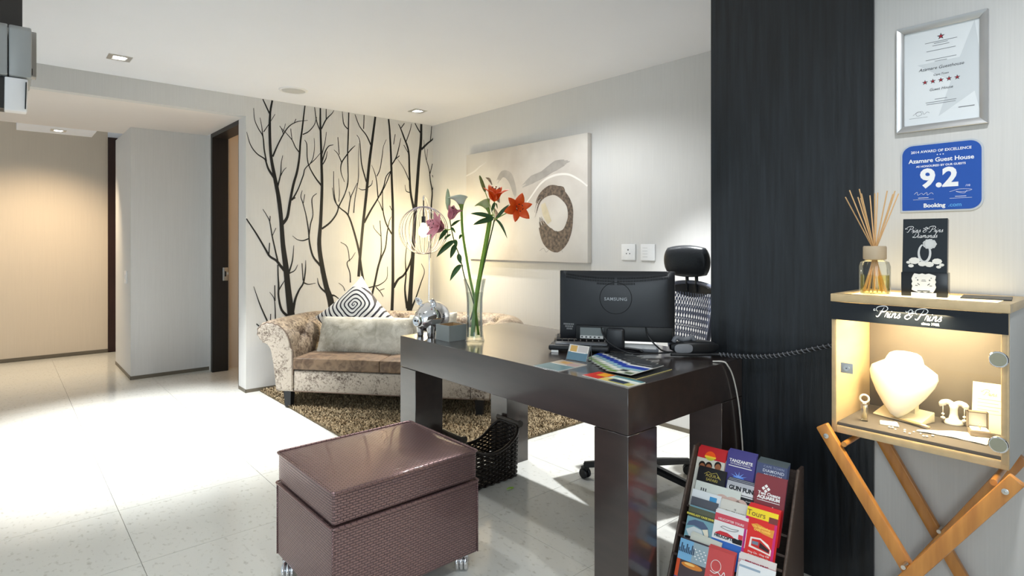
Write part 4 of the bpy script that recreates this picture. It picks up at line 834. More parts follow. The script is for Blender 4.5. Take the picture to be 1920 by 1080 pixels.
# ------------------------------------------------------------------ display case
X0, X1, Y0, Y1, Z0, Z1 = 1.924, 2.232, .2725, .694, .640, 1.064
case = thing('display_case', 'lit wooden jewellery display cabinet with glass front on a folding trestle', 'display case', (X0, Y0, Z0))
cx, cy, czh = X1-X0, Y1-Y0, Z1-Z0
def cbox(name, lo, hi, m, bev=.002): 
    b = MB(); b.box(lo, hi); return b.build(name, m, case, bevel=bev, segs=2)
cbox('side_panel', (0, cy-.014, 0), (cx, cy, czh-.024), M_CASEW); cbox('side_panel', (.012, 0, 0), (cx, .014, czh-.024), M_CASESIDE)
cbox('bottom_panel', (0, .014, 0), (cx, cy-.014, .022), M_CASEW); cbox('back_panel', (cx-.012, .014, .022), (cx, cy-.014, czh-.024), mat('grey_backing', (.17, .148, .122), .8, var=.2, vscale=7))
cbox('front_post', (-.001, 0.001, 0), (.012, .017, czh-.024), M_CASEW); cbox('front_rail', (-.001, .017, 0), (.010, cy-.014, .020), M_CASEW)
cbox('shelf_mat', (.004, .015, .022), (cx-.013, cy-.015, .032), mat('grey_mat', (.10, .088, .08), .8))
# top frame with translucent panel
cbox('top_rail', (-.003, -.002, czh-.024), (.030, cy+.002, czh), M_CASEW); cbox('top_rail', (cx-.022, -.002, czh-.024), (cx, cy+.002, czh), M_CASEW)
cbox('top_rail', (.030, -.002, czh-.024), (cx-.022, .030, czh), M_CASEW); cbox('top_rail', (.030, cy-.020, czh-.024), (cx-.022, cy+.002, czh), M_CASEW)
cbox('light_panel', (.030, .030, czh-.018), (cx-.022, cy-.020, czh-.006), mat('light_panel', (.9, .85, .7), .5, emit=(1.0, .80, .42), estr=2.6), 0)
fa = cbox('fascia', (-.0045, .0015, czh-.078), (-.0015, cy-.001, czh-.0245), mat('black_fascia', (.006, .008, .011), .14), 0)
FM = frame((-.0048, cy/2+.008, czh-.051), (0, -1, 0), (0, 0, 1))
script('lettering', 'Prins & Prins', .030, ink(235, 235, 232), case, FM @ T(0, .006, 0), .050)
text('lettering', 'since 1982', .0095, ink(235, 235, 232), case, FM @ T(.052, -.017, 0), bold=.0002)
cbox('glass_door', (-.0035, .004, .014), (-.0015, cy-.002, czh-.078), M_PANE, 0)
for z in (.064, .282):
    b = MB(); b.lathe([(.001, 0), (.019, 0), (.021, -.002), (.021, -.007), (.019, -.009), (.001, -.009)], 28, 0, (-.0036, .0205, z), 'x'); h = b.build('hinge_clip', M_CHROME, case, smooth='angle')
    b = MB(); b.disc(.0175, 28, (-.0130, .0205, z), (0, 1, 0), (0, 0, 1)); b.build('clip_face', mat('clip_reflection_olive', (.40, .39, .30), .35, .9), h, fix=False)  # olive room reflection painted as a disc over the chrome clip
lk = cbox('lock_plate', (-.006, cy-.062, .186), (-.0036, cy-.028, .217), M_STEEL, .001)
b = MB(); b.lathe([(.001, 0), (.008, 0), (.008, -.003), (.001, -.003)], 20, 0, (-.006, cy-.045, .2015), 'x'); b.build('lock_barrel', M_CHROME, lk, smooth='angle')
b = MB(); b.box((-.0096, cy-.047, .2005), (-.0088, cy-.043, .2025)); b.build('key_slot', M_BLACKP, lk)
lamp('case_light', 'AREA', (X0+.10, (Y0+Y1)/2, Z1-.030), 9.0, (1.0, .82, .50), (X0+.14, (Y0+Y1)/2, Z0), shape='RECTANGLE', size=.16, size_y=.36)
SZ = Z0+.032
M_VELW = mat('white_bust_velvet', (.82, .80, .74), .6); M_CREAM = mat('cream_card', (.72, .66, .50), .6)
# bust
def bust():
    o = thing('necklace_bust', 'white necklace bust on a sloping cream foot inside the lit case', 'bust', (2.108, .558, SZ+.0006), -.25)
    P = []
    outline = [(.004,.0),(.018,.012),(.040,.035),(.064,.066),(.083,.098),(.090,.120),(.086,.136),(.066,.148),(.050,.157),(.046,.168),(.040,.178),(.028,.184),(.010,.186)]
    n = 28
    outline = [(a*1.1, c*1.08) for a, c in outline]
    for (hw, z) in outline:
        t = z/.2; dep = .020+.026*math.sin(PI*min(1, t*.95))**.8; lean = .042*t; row = []
        for k in range(n+1):
            a = PI*k/n; row.append((-dep*math.sin(a)*(1 if hw > .02 else hw/.02)+lean-.02, hw*math.cos(a), z+.006))
        for k in range(1, n):
            a = PI*k/n; row.append((lean+.008-.02, -hw*math.cos(a), z+.006))
        row.append(row[0]); P.append(row)
    b = MB(); b.grid(P); b.add(P[-1][:-1], [tuple(range(len(P[-1])-1))]); b.build('torso', M_VELW, o, smooth=True)
    b = MB(); b.tube([(-.028+.036*0+.042*.88-.02, 0, .0)], .001) if False else None
    b = MB(); b.prism([(-.030, -.070, 0), (.050, -.070, 0), (.050, -.070, .030), (-.030, -.070, .004)], (0, .140, 0)); b.build('foot', M_CREAM, o, bevel=.003)
    b = MB(); b.prism([(.018, -.03, .02), (.040, -.03, .02), (.040, -.03, .16), (.026, -.03, .16)], (0, .06, 0)); b.build('back_strut', M_CREAM, o)
bust()
# perfume style bottle with ring on top
o = thing('ring_bottle', 'slim clear glass bottle topped by a ring, left inside the lit case', 'bottle', (1.998, .626, SZ), .3)
b = MB(); b.box((-.009, -.0095, 0), (.009, .0095, .053)); b.build('glass_body', glass('crystal', (.93, .92, .86), .16, .05), o, bevel=.002)
b = MB(); b.lathe([(.001, .004), (.006, .006), (.006, .02), (.003, .03), (.0045, .045), (.001, .046)], 14); b.build('inner_spindle', mat('amber', (.75, .62, .35), .3), o, smooth=True)
b = MB(); b.box((-.004, -.005, .053), (.004, .005, .058)); b.build('neck', M_VELW, o)
b = MB(); b.tube([(0, .0115*math.cos(2*PI*k/24), .0685+.0115*math.sin(2*PI*k/24)) for k in range(24)], .003, 8, closed=True); b.build('ring_top', M_VELW, o, smooth=True)
# earring stand
o = thing('earring_stand', 'small white T-shaped stand with a pair of drop earrings in the lit case', 'stand', (2.165, .436, SZ), .1)
b = MB(); b.lathe([(.001, 0), (.024, 0), (.025, .004), (.022, .012), (.013, .016), (.010, .030), (.0095, .046), (.013, .058), (.001, .060)], 24); b.build('pillar', M_VELW, o, smooth=True)
for s_ in (-1, 1):
    b = MB(); b.tube(catmull([(0, 0, .056), (0, s_*.012, .064), (0, s_*.022, .063), (0, s_*.029, .056), (0, s_*.028, .051)], 4), [.008]*9+[.009]*4+[.008]*4, 10); b.build('arm', M_VELW, o, smooth=True)
    b = MB(); b.tube([(-.006, s_*.026, .052), (-.007, s_*.026, .030)], .0012, 5); b.lathe([(.0001, .022), (.004, .026), (.0045, .029), (.0001, .032)], 10, 0, (-.007, s_*.026, 0)); b.lathe([(.0001, .010), (.006, .015), (.0065, .018), (.0001, .022)], 10, 0, (-.007, s_*.026, 0)); b.build('earring', mat('pearl', (.85, .82, .76), .2), o, smooth=True)
# tray paper, stones
o = thing('stone_wrapper', 'folded white paper of loose stones on the case floor before the bust', 'paper', (2.010, .556, SZ), .15)
b = MB(); b.prism([(-.018, .028, .0005), (.022, .034, .0005), (.024, -.010, .0005), (-.012, -.020, .0005)], (0, 0, .002)); b.build('sheet', M_CREAM, o)
b = MB(); b.prism([(-.018, .028, .003), (.0, .030, .008), (.004, -.012, .010), (-.014, -.020, .003)], (.001, 0, .0015)); b.build('fold', M_PAPER, o)
o = thing('tweezers', 'slim metal tweezers lying in front of the bust foot in the lit case', 'tweezers', (2.060, .520, SZ+.006), -.35)
for s_ in (-1, 1):
    b = MB(); b.tube([(-.0, .060, .001), (s_*.003, .02, .003), (s_*.0035, -.03, .003), (s_*.0005, -.055, .002)], [.001, .0025, .0035, .003], 8); b.build('prong', mat('gold_metal', (.72, .64, .46), .3, 1), o, smooth=True)
srnd = random.Random(5)
for k in range(11):
    o = MB(); r_ = srnd.uniform(.0026, .0040); o.lathe([(.0001, 0), (r_*.7, r_*.25), (r_, r_*.7), (r_*.6, r_*1.2), (.0001, r_*1.25)], 7); x, y = 1.955+.030*srnd.random()+.0*k, .550-.0100*k+srnd.uniform(-.006, .006)
    o = o.build('loose_stone', mat('bright_stone', (.9, .88, .86), .1), None); o.location = (x, y, SZ); tag(o, 'tiny bright cut stone scattered on the case floor', 'gemstone', 'loose stones in the lit case')
o = thing('white_cloth', 'white polishing cloth spread under the open ring box in the lit case', 'cloth', (2.035, .405, SZ))
P = []
for i in range(13):
    u = i/12; row = []
    for j in range(9):
        v = j/8; y = .085-.160*u; wid = .012+.075*min(1, u*1.6); x = -.040+.02*math.sin(u*3)*.5+wid*(v)*1.0
        row.append((x, y, .0012+.0015*math.sin(u*9+v*4)**2))
    P.append(row)
b = MB(); b.grid(P); me_ = b.build('fabric', M_VELW, o, smooth=True, fix=False); sm = me_.modifiers.new('thick', 'SOLIDIFY'); sm.thickness = .0018; sm.offset = 1
o = thing('ring_box', 'open square ring box with white lining on the cloth in the lit case', 'box', (2.085, .362, SZ+.0045), .35)
M_RB = mat('ring_box_grey', (.20, .16, .12), .5)
b = MB(); b.box((-.026, -.024, 0), (.026, .024, .014)); b.build('box_base', M_RB, o, bevel=.001)
b = MB(); b.box((-.022, -.020, .0141), (.022, .020, .017)); b.build('lining', M_VELW, o, bevel=.001)
b = MB(); b.box((.026, -.024, .012), (.030, .024, .060)); b.box((.012, -.024, .012), (.026, -.021, .060)); b.box((.012, .021, .012), (.026, .024, .060)); b.box((.012, -.024, .057), (.026, .024, .060)); b.build('box_lid', M_RB, o)
b = MB(); b.box((.0225, -.0208, .018), (.0258, .0208, .0568)); b.build('lid_lining', M_VELW, o)
b = MB(); b.tube([(-.010+.008*math.cos(2*PI*k/20), .0, .024+.008*math.sin(2*PI*k/20)) for k in range(20)], .0014, 6, closed=True); b.build('ring', mat('gold_metal', (.72, .64, .46), .3, 1), o, smooth=True)
o = thing('note_card', 'cream lettered card leaning at the back right of the lit case', 'card', mat=frame((2.168, .352, SZ+.066), (.10, -1, 0), (.38, .05, 1)))
b = MB(); b.box((-.040, -.072, -.001), (.040, .072, .001)); b.build('card', M_CREAM, o)
b = MB()
for y in (.022, .012, .002, -.008, -.018): patch(b, -.028, y, .026+.006*math.sin(y*900), y+.0012, 0, .0013)
b.build('fine_print', ink(150, 138, 110), o, fix=False); script('lettering', 'Prins', .016, ink(140, 128, 100), o, T(0, .042, .0013), .05)

# trestle
tr = thing('folding_trestle', 'orange varnished wood folding trestle with crossed legs under the display case', 'trestle', (0, 0, 0))
def bar(name, p, q, w1, w2, nrm, m=M_TEAK, bev=.004):
    p, q, nrm = Vector(p), Vector(q), Vector(nrm).normalized(); t = (q-p).normalized(); s_ = nrm.cross(t).normalized()
    b = MB(); c = []
    for e in (p, q):
        for a, d in ((-1, -1), (1, -1), (1, 1), (-1, 1)): c.append(e+s_*a*w1/2+nrm*d*w2/2)
    b.add(c, [(0,1,2,3),(7,6,5,4),(0,4,5,1),(1,5,6,2),(2,6,7,3),(3,7,4,0)]); return b.build(name, m, tr, bevel=bev)
XF, XB = 1.912, 2.215
YL, YR = .700, .262
def topbolt(p, d):
    b = MB(); b.lathe([(.001, 0), (.0075, 0), (.0075, -.003), (.005, -.004), (.001, -.004)], 18, 0, (p[0]-d, p[1], p[2]), 'x'); b.lathe([(.001, -.0041), (.0035, -.0041), (.001, -.0048)], 12, 0, (p[0]-d, p[1], p[2]), 'x'); b.build('bolt', M_STEEL, tr, smooth='angle')
fl = ((XF-.012, YL+.012, .660), (XF-.012, YR+.02, .0))
fr__ = ((XF-.038, YR-.012, .640), (XF-.038, YL-.02, .0))
bl = ((XB, YL-.03, .615), (XB, YR+.05, .0)); br_ = ((XB-.026, YR+.02, .612), (XB-.026, YL-.05, .0))
for p, q in (fl, fr__, bl, br_): bar('leg', p, q, .036, .022, (1, 0, 0))
topbolt((XF-.012, YL-.004, .632), .011); topbolt((XF-.038, YR+.010, .606), .011)
b = MB(); b.tube([(XF-.02, .648, .618), (XB, .648, .618)], .008, 12); b.build('cross_rod', M_TEAK, tr, smooth='angle')
b = MB(); b.tube([(XF-.03, .298, .615), (XB-.01, .298, .615)], .008, 12); b.build('cross_rod', M_TEAK, tr, smooth='angle')
b = MB(); b.tube([(XB-.012, .475, .33), (XB-.045, .475, .33)], .006, 10); b.build('pivot_bolt', M_STEEL, tr, smooth='angle')
b = MB(); b.tube([(XF-.024, .487, .33), (XF-.055, .487, .33)], .006, 10); b.build('pivot_bolt', M_STEEL, tr, smooth='angle')
b = MB(); b.tube(catmull([(XB-.03, .668, .612), (XB-.03, .55, .603), (XB-.03, .42, .606), (XB-.03, .29, .606)], 6), .0016, 6); b.build('string', M_PAPER, tr)

# ------------------------------------------------------------------ on top of the case
o = thing('reed_diffuser', 'glass reed diffuser with wooden collar and bundle of reeds on the display case', 'diffuser', (1.985, .594, Z1+.0005))
b = MB(); b.lathe([(.001, 0), (.038, 0), (.041, .004), (.041, .085), (.037, .098), (.024, .104), (.024, .118)], 32); b.build('bottle', M_GLASS, o, smooth='angle')
b = MB(); b.lathe([(.001, .004), (.0375, .004), (.0375, .058), (.001, .058)], 28); b.build('oil', M_OIL, o, smooth='angle')
b = MB(); b.lathe([(.024, .104), (.030, .106), (.031, .110), (.031, .142), (.029, .146), (.012, .146)], 28); b.build('collar', mat('collar_wood', (.55, .43, .29), .5, var=.2), o, smooth='angle')
for k in range(15):
    a = 2*PI*k/15+.3*random.random(); s_ = random.uniform(.55, 1.0); tp = Vector((.072*math.cos(a)*s_, .085*math.sin(a)*s_, random.uniform(.295, .318)))
    mid = Vector((tp.x*.10, tp.y*.10, .146)); bt_ = mid+(mid-tp)*(.138/(tp.z-.146)); r0 = math.hypot(bt_.x, bt_.y)
    if r0 > .030: bt_.x *= .030/r0; bt_.y *= .030/r0
    b = MB(); b.tube([bt_, mid, tp], .0017, 6); b.build('reed', mat('reed_wood', (.72, .44, .20), .5), o)
o = thing('brochure_holder', 'black jeweller leaflet holder with a diamond ring picture on the case', 'leaflet holder', (2.005, .474, Z1+.0005), .10)
HW = .0555; BLK = mat('holder_black', (.010, .012, .015), .2)
b = MB(); b.box((-.002, -HW, .0), (.050, HW, .070)); b.build('pocket', BLK, o, bevel=.002)
b = MB(); b.prism([(.004, -HW+.002, .070), (.030, -HW+.002, .070), (.046, -HW+.002, .222), (.020, -HW+.002, .226)], (0, HW*2-.004, 0)); b.build('leaflet_stack', mat('leaflet_black', (.014, .019, .024), .25), o)
HM = frame((.0195, 0, .150), (0, -1, 0), (.105, 0, 1)) @ T(0, 0, .0008)
HM = frame((.0037+.016*.5, 0, .148), (0, -1, 0), (.016, 0, .156)) @ T(0, 0, .0010)
script('lettering', 'Prins & Prins', .0165, ink(235, 235, 235), o, HM @ T(0, .046, 0), .05); script('lettering', 'Diamonds', .0165, ink(235, 235, 235), o, HM @ T(0, .030, 0), .05)
b = MB(); SLV = mat('print_silver', (.62, .63, .62), .35)
rp_ = [(.0+.019*math.cos(a)*.72, -.022+.026*math.sin(a)*1.0, 0) for a in [PI*.62+1.88*PI*i/30*.95 for i in range(31)]]
b.ribbon(rp_, [.0035+.003*abs(math.sin(i*PI/30)) for i in range(31)], (0, 0, 1), .0002)
for k in range(9):
    a = 2*PI*k/9; b.disc(.0075, 6, (.012+.010*math.cos(a), .004+.008*math.sin(a), .0003))
b.disc(.012, 8, (.012, .004, .0005)); b.build('ring_print', SLV, o, fix=False).matrix_local = HM
b = MB(); GW = mat('print_stone_white', (.78, .76, .70), .4)
for (x, y, r_) in ((-.024, -.045, .014), (.030, -.046, .012), (-.005, -.054, .010), (.012, -.055, .011), (-.038, -.050, .006), (.041, -.056, .006), (-.032, -.060, .007), (.034, -.062, .006)): b.disc(r_, 9, (x, y, .0003), ry=r_*.72)
b.build('stone_print', GW, o, fix=False).matrix_local = HM
b = MB(); QM = frame((-.0045, 0, .036), (0, -1, 0), (0, 0, 1)); P = []
for k in range(48):
    a = 2*PI*k/48; s_ = 1/max(abs(math.cos(a)), abs(math.sin(a))); s_ = min(s_, 1.25); P.append(((.028+.0012*math.sin(k*PI/2))*math.cos(a)*s_, (.026+.0012*math.sin(k*PI/2))*math.sin(a)*s_+.004, 0))
b.prism(P, (0, 0, .002)); b.box((-.030, -.036, 0), (.030, -.024, .002), 0); 
b.build('crest_plate', mat('crest_white', (.80, .80, .78), .4), o).matrix_local = QM
b = MB()
for (x, y, w1, h1, rz) in ((-.012, .0, .007, .0018, -.7), (.012, .0, .007, .0018, .7), (-.017, -.004, .006, .0016, 0), (.017, -.004, .006, .0016, 0), (0, .009, .012, .001, 0), (0, .0125, .009, .001, 0), (-.014, .012, .003, .003, .5), (.014, .012, .003, .003, .5), (-.018, .018, .003, .0015, 0), (.018, .018, .003, .0015, 0), (0, -.019, .030, .0022, 0)):
    c_, s__ = math.cos(rz), math.sin(rz); b.add([(x+c_*a*w1/2-s__*d*h1/2, y+s__*a*w1/2+c_*d*h1/2, .0023) for a, d in ((-1,-1),(1,-1),(1,1),(-1,1))], [(0,1,2,3)])
b.build('crest_marks', BLK, o, fix=False).matrix_local = QM
o = thing('flat_leaflet', 'dark grey leaflet lying flat on the right end of the display case', 'leaflet', (2.085, .345, Z1+.0005), .12)
b = MB(); b.box((-.060, -.055, 0), (.060, .055, .003)); b.build('card', ink(52, 54, 56), o)
b = MB()
for k, hw in ((.030, .034), (.022, .040), (.004, .026), (-.006, .030)): b.add([(k, -hw, .0033), (k, hw, .0033), (k+.003, hw, .0033), (k+.003, -hw, .0033)], [(0,3,2,1)])
b.build('fine_print', ink(150, 150, 148), o, fix=False)
# ------------------------------------------------------------------ flowers in the glass vase
FL = Matrix.Translation((1.665, 2.155, DZ)) @ Matrix.Rotation(-.7220, 4, 'Z')
va_ = thing('glass_vase', 'tall clear glass vase of water holding lilies on the desk', 'vase', mat=FL)
prof_o = [(.001, 0), (.044, 0), (.046, .004), (.043, .012), (.0385, .05), (.0365, .12), (.038, .20), (.044, .25), (.0525, .292)]
prof_i = [(.0500, .292), (.0415, .25), (.0355, .20), (.034, .12), (.036, .05), (.036, .022), (.001, .020)]
b = MB(); b.lathe(prof_o+prof_i, 40); b.build('glass_wall', M_GLASS, va_, smooth='angle')
b = MB(); b.lathe([(.001, .0205), (.0355, .0225), (.0355, .05), (.0335, .12), (.0350, .20), (.0385, .228), (.001, .228)], 36); b.build('water', M_WATER, va_, smooth='angle')
M_STEM = mat('stem_green', (.24, .40, .035), .4, var=.35, vscale=20, col2=(.14, .28, .025)); M_STEMD = mat('stem_dark', (.03, .065, .018), .45)
M_LEAF = mat('leaf_green', (.035, .105, .020), .38, var=.4, vscale=18); M_BUD = mat('bud_green', (.16, .17, .035), .5, var=.3, vscale=25)
def petal_mat(name, c, c2): return mat(name, c, .45, var=.4, vscale=30, col2=c2)
M_ORG = petal_mat('orange_petal', (.86, .115, .006), (.76, .07, .005)); M_PNK = petal_mat('pink_petal', (.68, .28, .32), (.52, .17, .22)); M_CAL = petal_mat('calla_petal', (.74, .76, .66), (.62, .68, .52))
M_ANTH = mat('anther_dark', (.05, .012, .006), .6)
sx_ = .002494
def fp(px, py, d=0): return Vector(((px-890)*sx_, d, (640-py)*sx_))
def sheet(b, base, d, out, L, wd, curl, cup=.15, tipw=.0, n=8, seedw=0):
    d = Vector(d).normalized(); out = Vector(out); out = (out-d*out.dot(d)).normalized(); sd = d.cross(out).normalized(); p = Vector(base); P = []; a = 0
    for i in range(n+1):
        t = i/n; wv = wd*(math.sin(PI*min(1, t**.75*.98+.02))**.75)*(1 if t < 1 else 0)+tipw*t
        a = curl*t*t; dd = d*math.cos(a)+out*math.sin(a); nn = out*math.cos(a)-d*math.sin(a)
        P.append([p+sd*wv*q*.5+nn*(-cup*wv*(1-q*q))+nn*seedw*math.sin(9*t)*abs(q) for q in (-1, -.5, 0, .5, 1)]); p = p+dd*(L/n)
    b.grid(P)
def lily(name, base, axis, L, wd, m, par, opening=.55, curl=1.3, roll=0):
    axis = Vector(axis).normalized(); e1 = axis.orthogonal().normalized(); e2 = axis.cross(e1)
    for k in range(6):
        a = roll+2*PI*k/6; rad = e1*math.cos(a)+e2*math.sin(a); b = MB()
        sheet(b, Vector(base)+rad*.003, axis*math.cos(opening)+rad*math.sin(opening), rad, L*(1 if k % 2 else .95), wd*(1.15 if k % 2 else .9), curl, .12, seedw=.0015); b.build('petal', m, par, smooth=True, fix=False)
    b = MB(); an = MB()
    for k in range(6):
        a = roll+.4+2*PI*k/6; rad = e1*math.cos(a)+e2*math.sin(a); tp = Vector(base)+axis*L*.72+rad*L*.20
        b.tube([Vector(base), Vector(base)+axis*L*.4+rad*L*.05, tp], .0009, 5); s_ = rad.cross(axis)*.0045; an.tube([tp-s_, tp+s_], .0017, 6)
    b.tube([Vector(base), Vector(base)+axis*L*.80], .0013, 5); b.build('stamens', m, par, smooth=True); an.build('anthers', M_ANTH, par, smooth=True)
def leaf(par, p, q, wd, bend=.3, m=None):
    p, q = Vector(p), Vector(q); d = q-p; L_ = d.length; b = MB(); P = []; tilt = random.uniform(-.5, .5)
    nv = Vector((.15*tilt, -1, tilt)).normalized()
    for i in range(11):
        t = i/10; c = p+d*t+Vector((0, -.004*math.sin(PI*t), bend*L_*.9*t*(1-t))); tg = (d+Vector((0, 0, bend*L_*.9*(1-2*t)))).normalized()
        sd = tg.cross(nv).normalized(); wv = wd*math.sin(PI*min(1, (t*.96+.04)**.8))**.8*(1 if i < 10 else 0)+.0006; up = nv
        P.append([c+sd*wv*k*.5+up*(-.16*wv*(1-k*k)) for k in (-1, -.5, 0, .5, 1)])
    b.grid(P); b.build('leaf', m or M_LEAF, par, smooth=True, fix=False)
def stem(par, pts, r, m, name='stem'): 
    b = MB(); b.tube(catmull(pts, 6), r, 10); b.build(name, m, par, smooth=True)
def flower(name, label, cat): return thing(name, label, cat, mat=FL)
f = flower('calla_lily', 'white calla lily on a smooth green stem, left side of the vase', 'flower')
stem(f, [fp(897, 628, .004), fp(889, 560, .004), fp(881, 520, .002), fp(868, 440), fp(865.5, 398)], .0058, M_STEM)
def calla(par, base, mid, lipc, R0, lipdir, m, mtube):
    base, mid, lipc = Vector(base), Vector(mid), Vector(lipc); P = []; n = 24
    for i in range(9):
        t = i/8; c = base*(1-t)**2+mid*2*t*(1-t)+lipc*t*t; r = R0*(.13+.30*t+.57*t**3.0); row = []
        ax = ((mid-base)*(1-t)+(lipc-mid)*t).normalized(); e1 = ax.cross(Vector((0, 1, 0))).normalized(); e2 = ax.cross(e1)
        for k in range(n+1):
            a = 2*PI*k/n; dv = e1*math.cos(a)+e2*math.sin(a); s_ = dv.dot(Vector(lipdir)); rr_ = r*(1+.55*max(0, s_)*t**3); row.append(c+dv*rr_+ax*(R0*.5*t**3*(s_))-Vector((0, 0, R0*.35*t**6*max(0, s_))))
        P.append(row)
    b = MB(); b.grid(P[4:]); o = b.build('spathe', m, par, smooth=True, fix=False); sd = o.modifiers.new('s', 'SOLIDIFY'); sd.thickness = .0012
    b = MB(); b.grid(P[:5]); b.build('flower_tube', mtube, par, smooth=True)
    b = MB(); b.tube([base+(mid-base)*.8, lipc+(lipc-mid).normalized()*R0*.15], [.003, .0022], 8); b.build('spadix', mat('spadix_yellow', (.75, .55, .08), .6), par, smooth=True)
M_CTUBE = mat('calla_tube', (.22, .33, .06), .45, var=.3, vscale=30)
calla(f, fp(865.5, 399), fp(866, 383), fp(861, 367), .036, (-.95, -.25, .1), M_CAL, M_CTUBE)
f = flower('calla_lily', 'thick stemmed calla lily with a pale green bloom, behind the orange lily', 'flower')
stem(f, [fp(886, 630, -.004), fp(893, 560, -.004), fp(903, 500), fp(914, 440), fp(920, 402, .004)], [.0105]*25, M_STEM)
calla(f, fp(919, 406, .012), fp(915, 388, .012), fp(906, 376, .012), .031, (-.95, -.2, .1), mat('calla_pale_green', (.55, .58, .33), .5, var=.3, vscale=25, col2=(.36, .44, .14)), M_CTUBE)
f = flower('orange_lily', 'orange lily stem with two open blooms and a bud, right side of the vase', 'flower')
stem(f, [fp(882, 600, .012), fp(893, 560, .008), fp(903, 516, -.004), fp(914, 468, -.010), fp(922, 435, -.010), fp(927, 413, -.010)], .0030, M_STEMD)
stem(f, [fp(927, 413, -.010), fp(926.5, 395, -.010), fp(927, 377, -.010)], .0022, M_STEM); stem(f, [fp(927, 412, -.010), fp(942, 404, -.014), fp(962, 393, -.02), fp(970, 390, -.028)], .0022, M_STEM)
stem(f, [fp(925, 405, -.010), fp(919, 385, -.012), fp(909, 358, -.012)], .0018, M_STEM)
b = MB(); a_, c_ = fp(910, 360, -.012), fp(899.5, 329.5, -.012); b.tube([a_+(c_-a_)*t for t in (0, .12, .35, .6, .85, .97, 1)], [.003, .0068, .0085, .0082, .006, .0035, .001], 12); b.build('bud', M_BUD, f, smooth=True)
lily('bloom', fp(927, 378, -.010), (.12, -.35, 1), .092, .040, M_ORG, f, .48, 1.0, .3); lily('bloom', fp(969, 391, -.030), (.22, -1, -.02), .080, .040, M_ORG, f, .85, .75, .55)
leaf(f, fp(926, 409, -.012), fp(883, 401, -.03), .020, .25); leaf(f, fp(925, 411, -.014), fp(888, 422, -.035), .024, .2); leaf(f, fp(930, 412, -.012), fp(951, 447, -.02), .012, .7); leaf(f, fp(930, 411, -.012), fp(955, 384, -.02), .016, .2)
leaf(f, fp(928, 380, -.012), fp(922, 398, -.02), .014, .2); leaf(f, fp(930, 381, -.01), fp(933, 392, -.02), .006, .4)
f = flower('pink_lily', 'pink lily stem leaning left out of the vase toward the lamp', 'flower')
stem(f, [fp(889, 570, -.010), fp(880, 540, -.012), fp(872, 521, -.014), fp(866, 495, -.014), fp(861, 477, -.014), fp(853, 455, -.014), fp(847, 429, -.014), fp(843, 406, -.014)], .0026, M_STEMD)
stem(f, [fp(847, 430, -.014), fp(840, 431, -.02), fp(831, 428, -.026)], .0022, M_STEM)
lily('bloom', fp(844, 412, -.014), (.45, -.15, 1), .078, .034, M_PNK, f, .30, .8, .1); lily('bloom', fp(834, 428, -.026), (-1, -.75, .30), .098, .046, M_PNK, f, .55, 1.0, .5)
b = MB(); a_, c_ = fp(841, 395, -.012), fp(840, 354, -.012); b.tube([a_+(c_-a_)*t for t in (0, .12, .35, .6, .85, .97, 1)], [.002, .008, .012, .0115, .007, .003, .001], 12); b.build('bud', mat('bud_pale', (.45, .52, .33), .5, var=.3, vscale=20), f, smooth=True)
for (a1, a2, c1, c2, wd, bn) in ((847, 424, 865, 413, .012, .3), (845, 428, 855, 437, .012, .8), (840, 430, 824, 452, .020, .3), (852, 452, 820, 482, .026, .35), (855, 458, 846, 484, .024, .2), (853, 450, 858, 462, .02, .3), (860, 476, 865, 494, .022, .15), (865, 497, 845, 526, .024, .5), (866, 440, 862, 449, .012, .4), (866, 496, 869, 500, .008, .3), (846, 440, 834, 450, .01, .5)):
    leaf(f, fp(a1, a2, -.014), fp(c1, c2, -.030), wd, bn)

# ------------------------------------------------------------------ chrome pig and box
PG = Matrix.Translation((1.606, 2.432, DZ+.0005)) @ Matrix.Rotation(math.radians(190), 4, 'Z')
pig = thing('piggy_bank', 'shiny chrome piggy bank standing at the far corner of the desk', 'piggy bank', mat=PG)
P = []; n = 32; body = [(-.100,.004),(-.096,.026),(-.082,.050),(-.055,.069),(-.02,.078),(.015,.077),(.040,.068),(.060,.055),(.074,.044),(.082,.036),(.086,.029),(.094,.027),(.098,.026),(.099,.022),(.096,.012),(.096,.002)]
for x, r in [(p.x, p.y) for p in catmull(V2(body), 4)]:
    zc = .094-.012*max(0, (x-.03)/.07); P.append([(x, r*math.cos(2*PI*k/n), zc+r*.97*math.sin(2*PI*k/n)) for k in range(n+1)])
b = MB(); b.grid(P); b.build('body', M_CHROME, pig, smooth=True)
for s_ in (-1, 1):
    b = MB(); sheet(b, (.030, s_*.040, .150), (.25, s_*.55, 1), (1, 0, -.3), .050, .046, .8, .35); e_ = b.build('ear', M_CHROME, pig, smooth=True, fix=False); sd = e_.modifiers.new('s', 'SOLIDIFY'); sd.thickness = .004
    b = MB(); b.lathe([(.0001, .004), (.004, .0025), (.0055, 0)], 12, 0, (0, 0, 0)); b.xf(Matrix.Translation((.072, s_*.027, .116)) @ Matrix.Rotation(s_*-.6, 4, 'Z') @ Matrix.Rotation(PI/2, 4, 'Y')); b.build('eye', M_BLACKG, pig, smooth=True)
    b = MB(); b.disc(.0045, 12, (.0985, s_*.010, .082), (0, 1, 0), (0, 0, 1)); b.build('nostril', M_BLACKG, pig, fix=False)
    for x in (-.045, .038):
        b = MB(); b.lathe([(.001, 0), (.0145, 0), (.0165, .006), (.017, .022), (.021, .045), (.022, .06)], 20, 0, (x, s_*.036, 0)); b.build('leg', M_CHROME, pig, smooth=True)
b = MB(); b.tube([(-.098+.0*k-.012*k/14, .010*math.cos(k*.7), .105+.010*math.sin(k*.7)) for k in range(15)], .003, 8); b.build('tail', M_CHROME, pig, smooth=True)
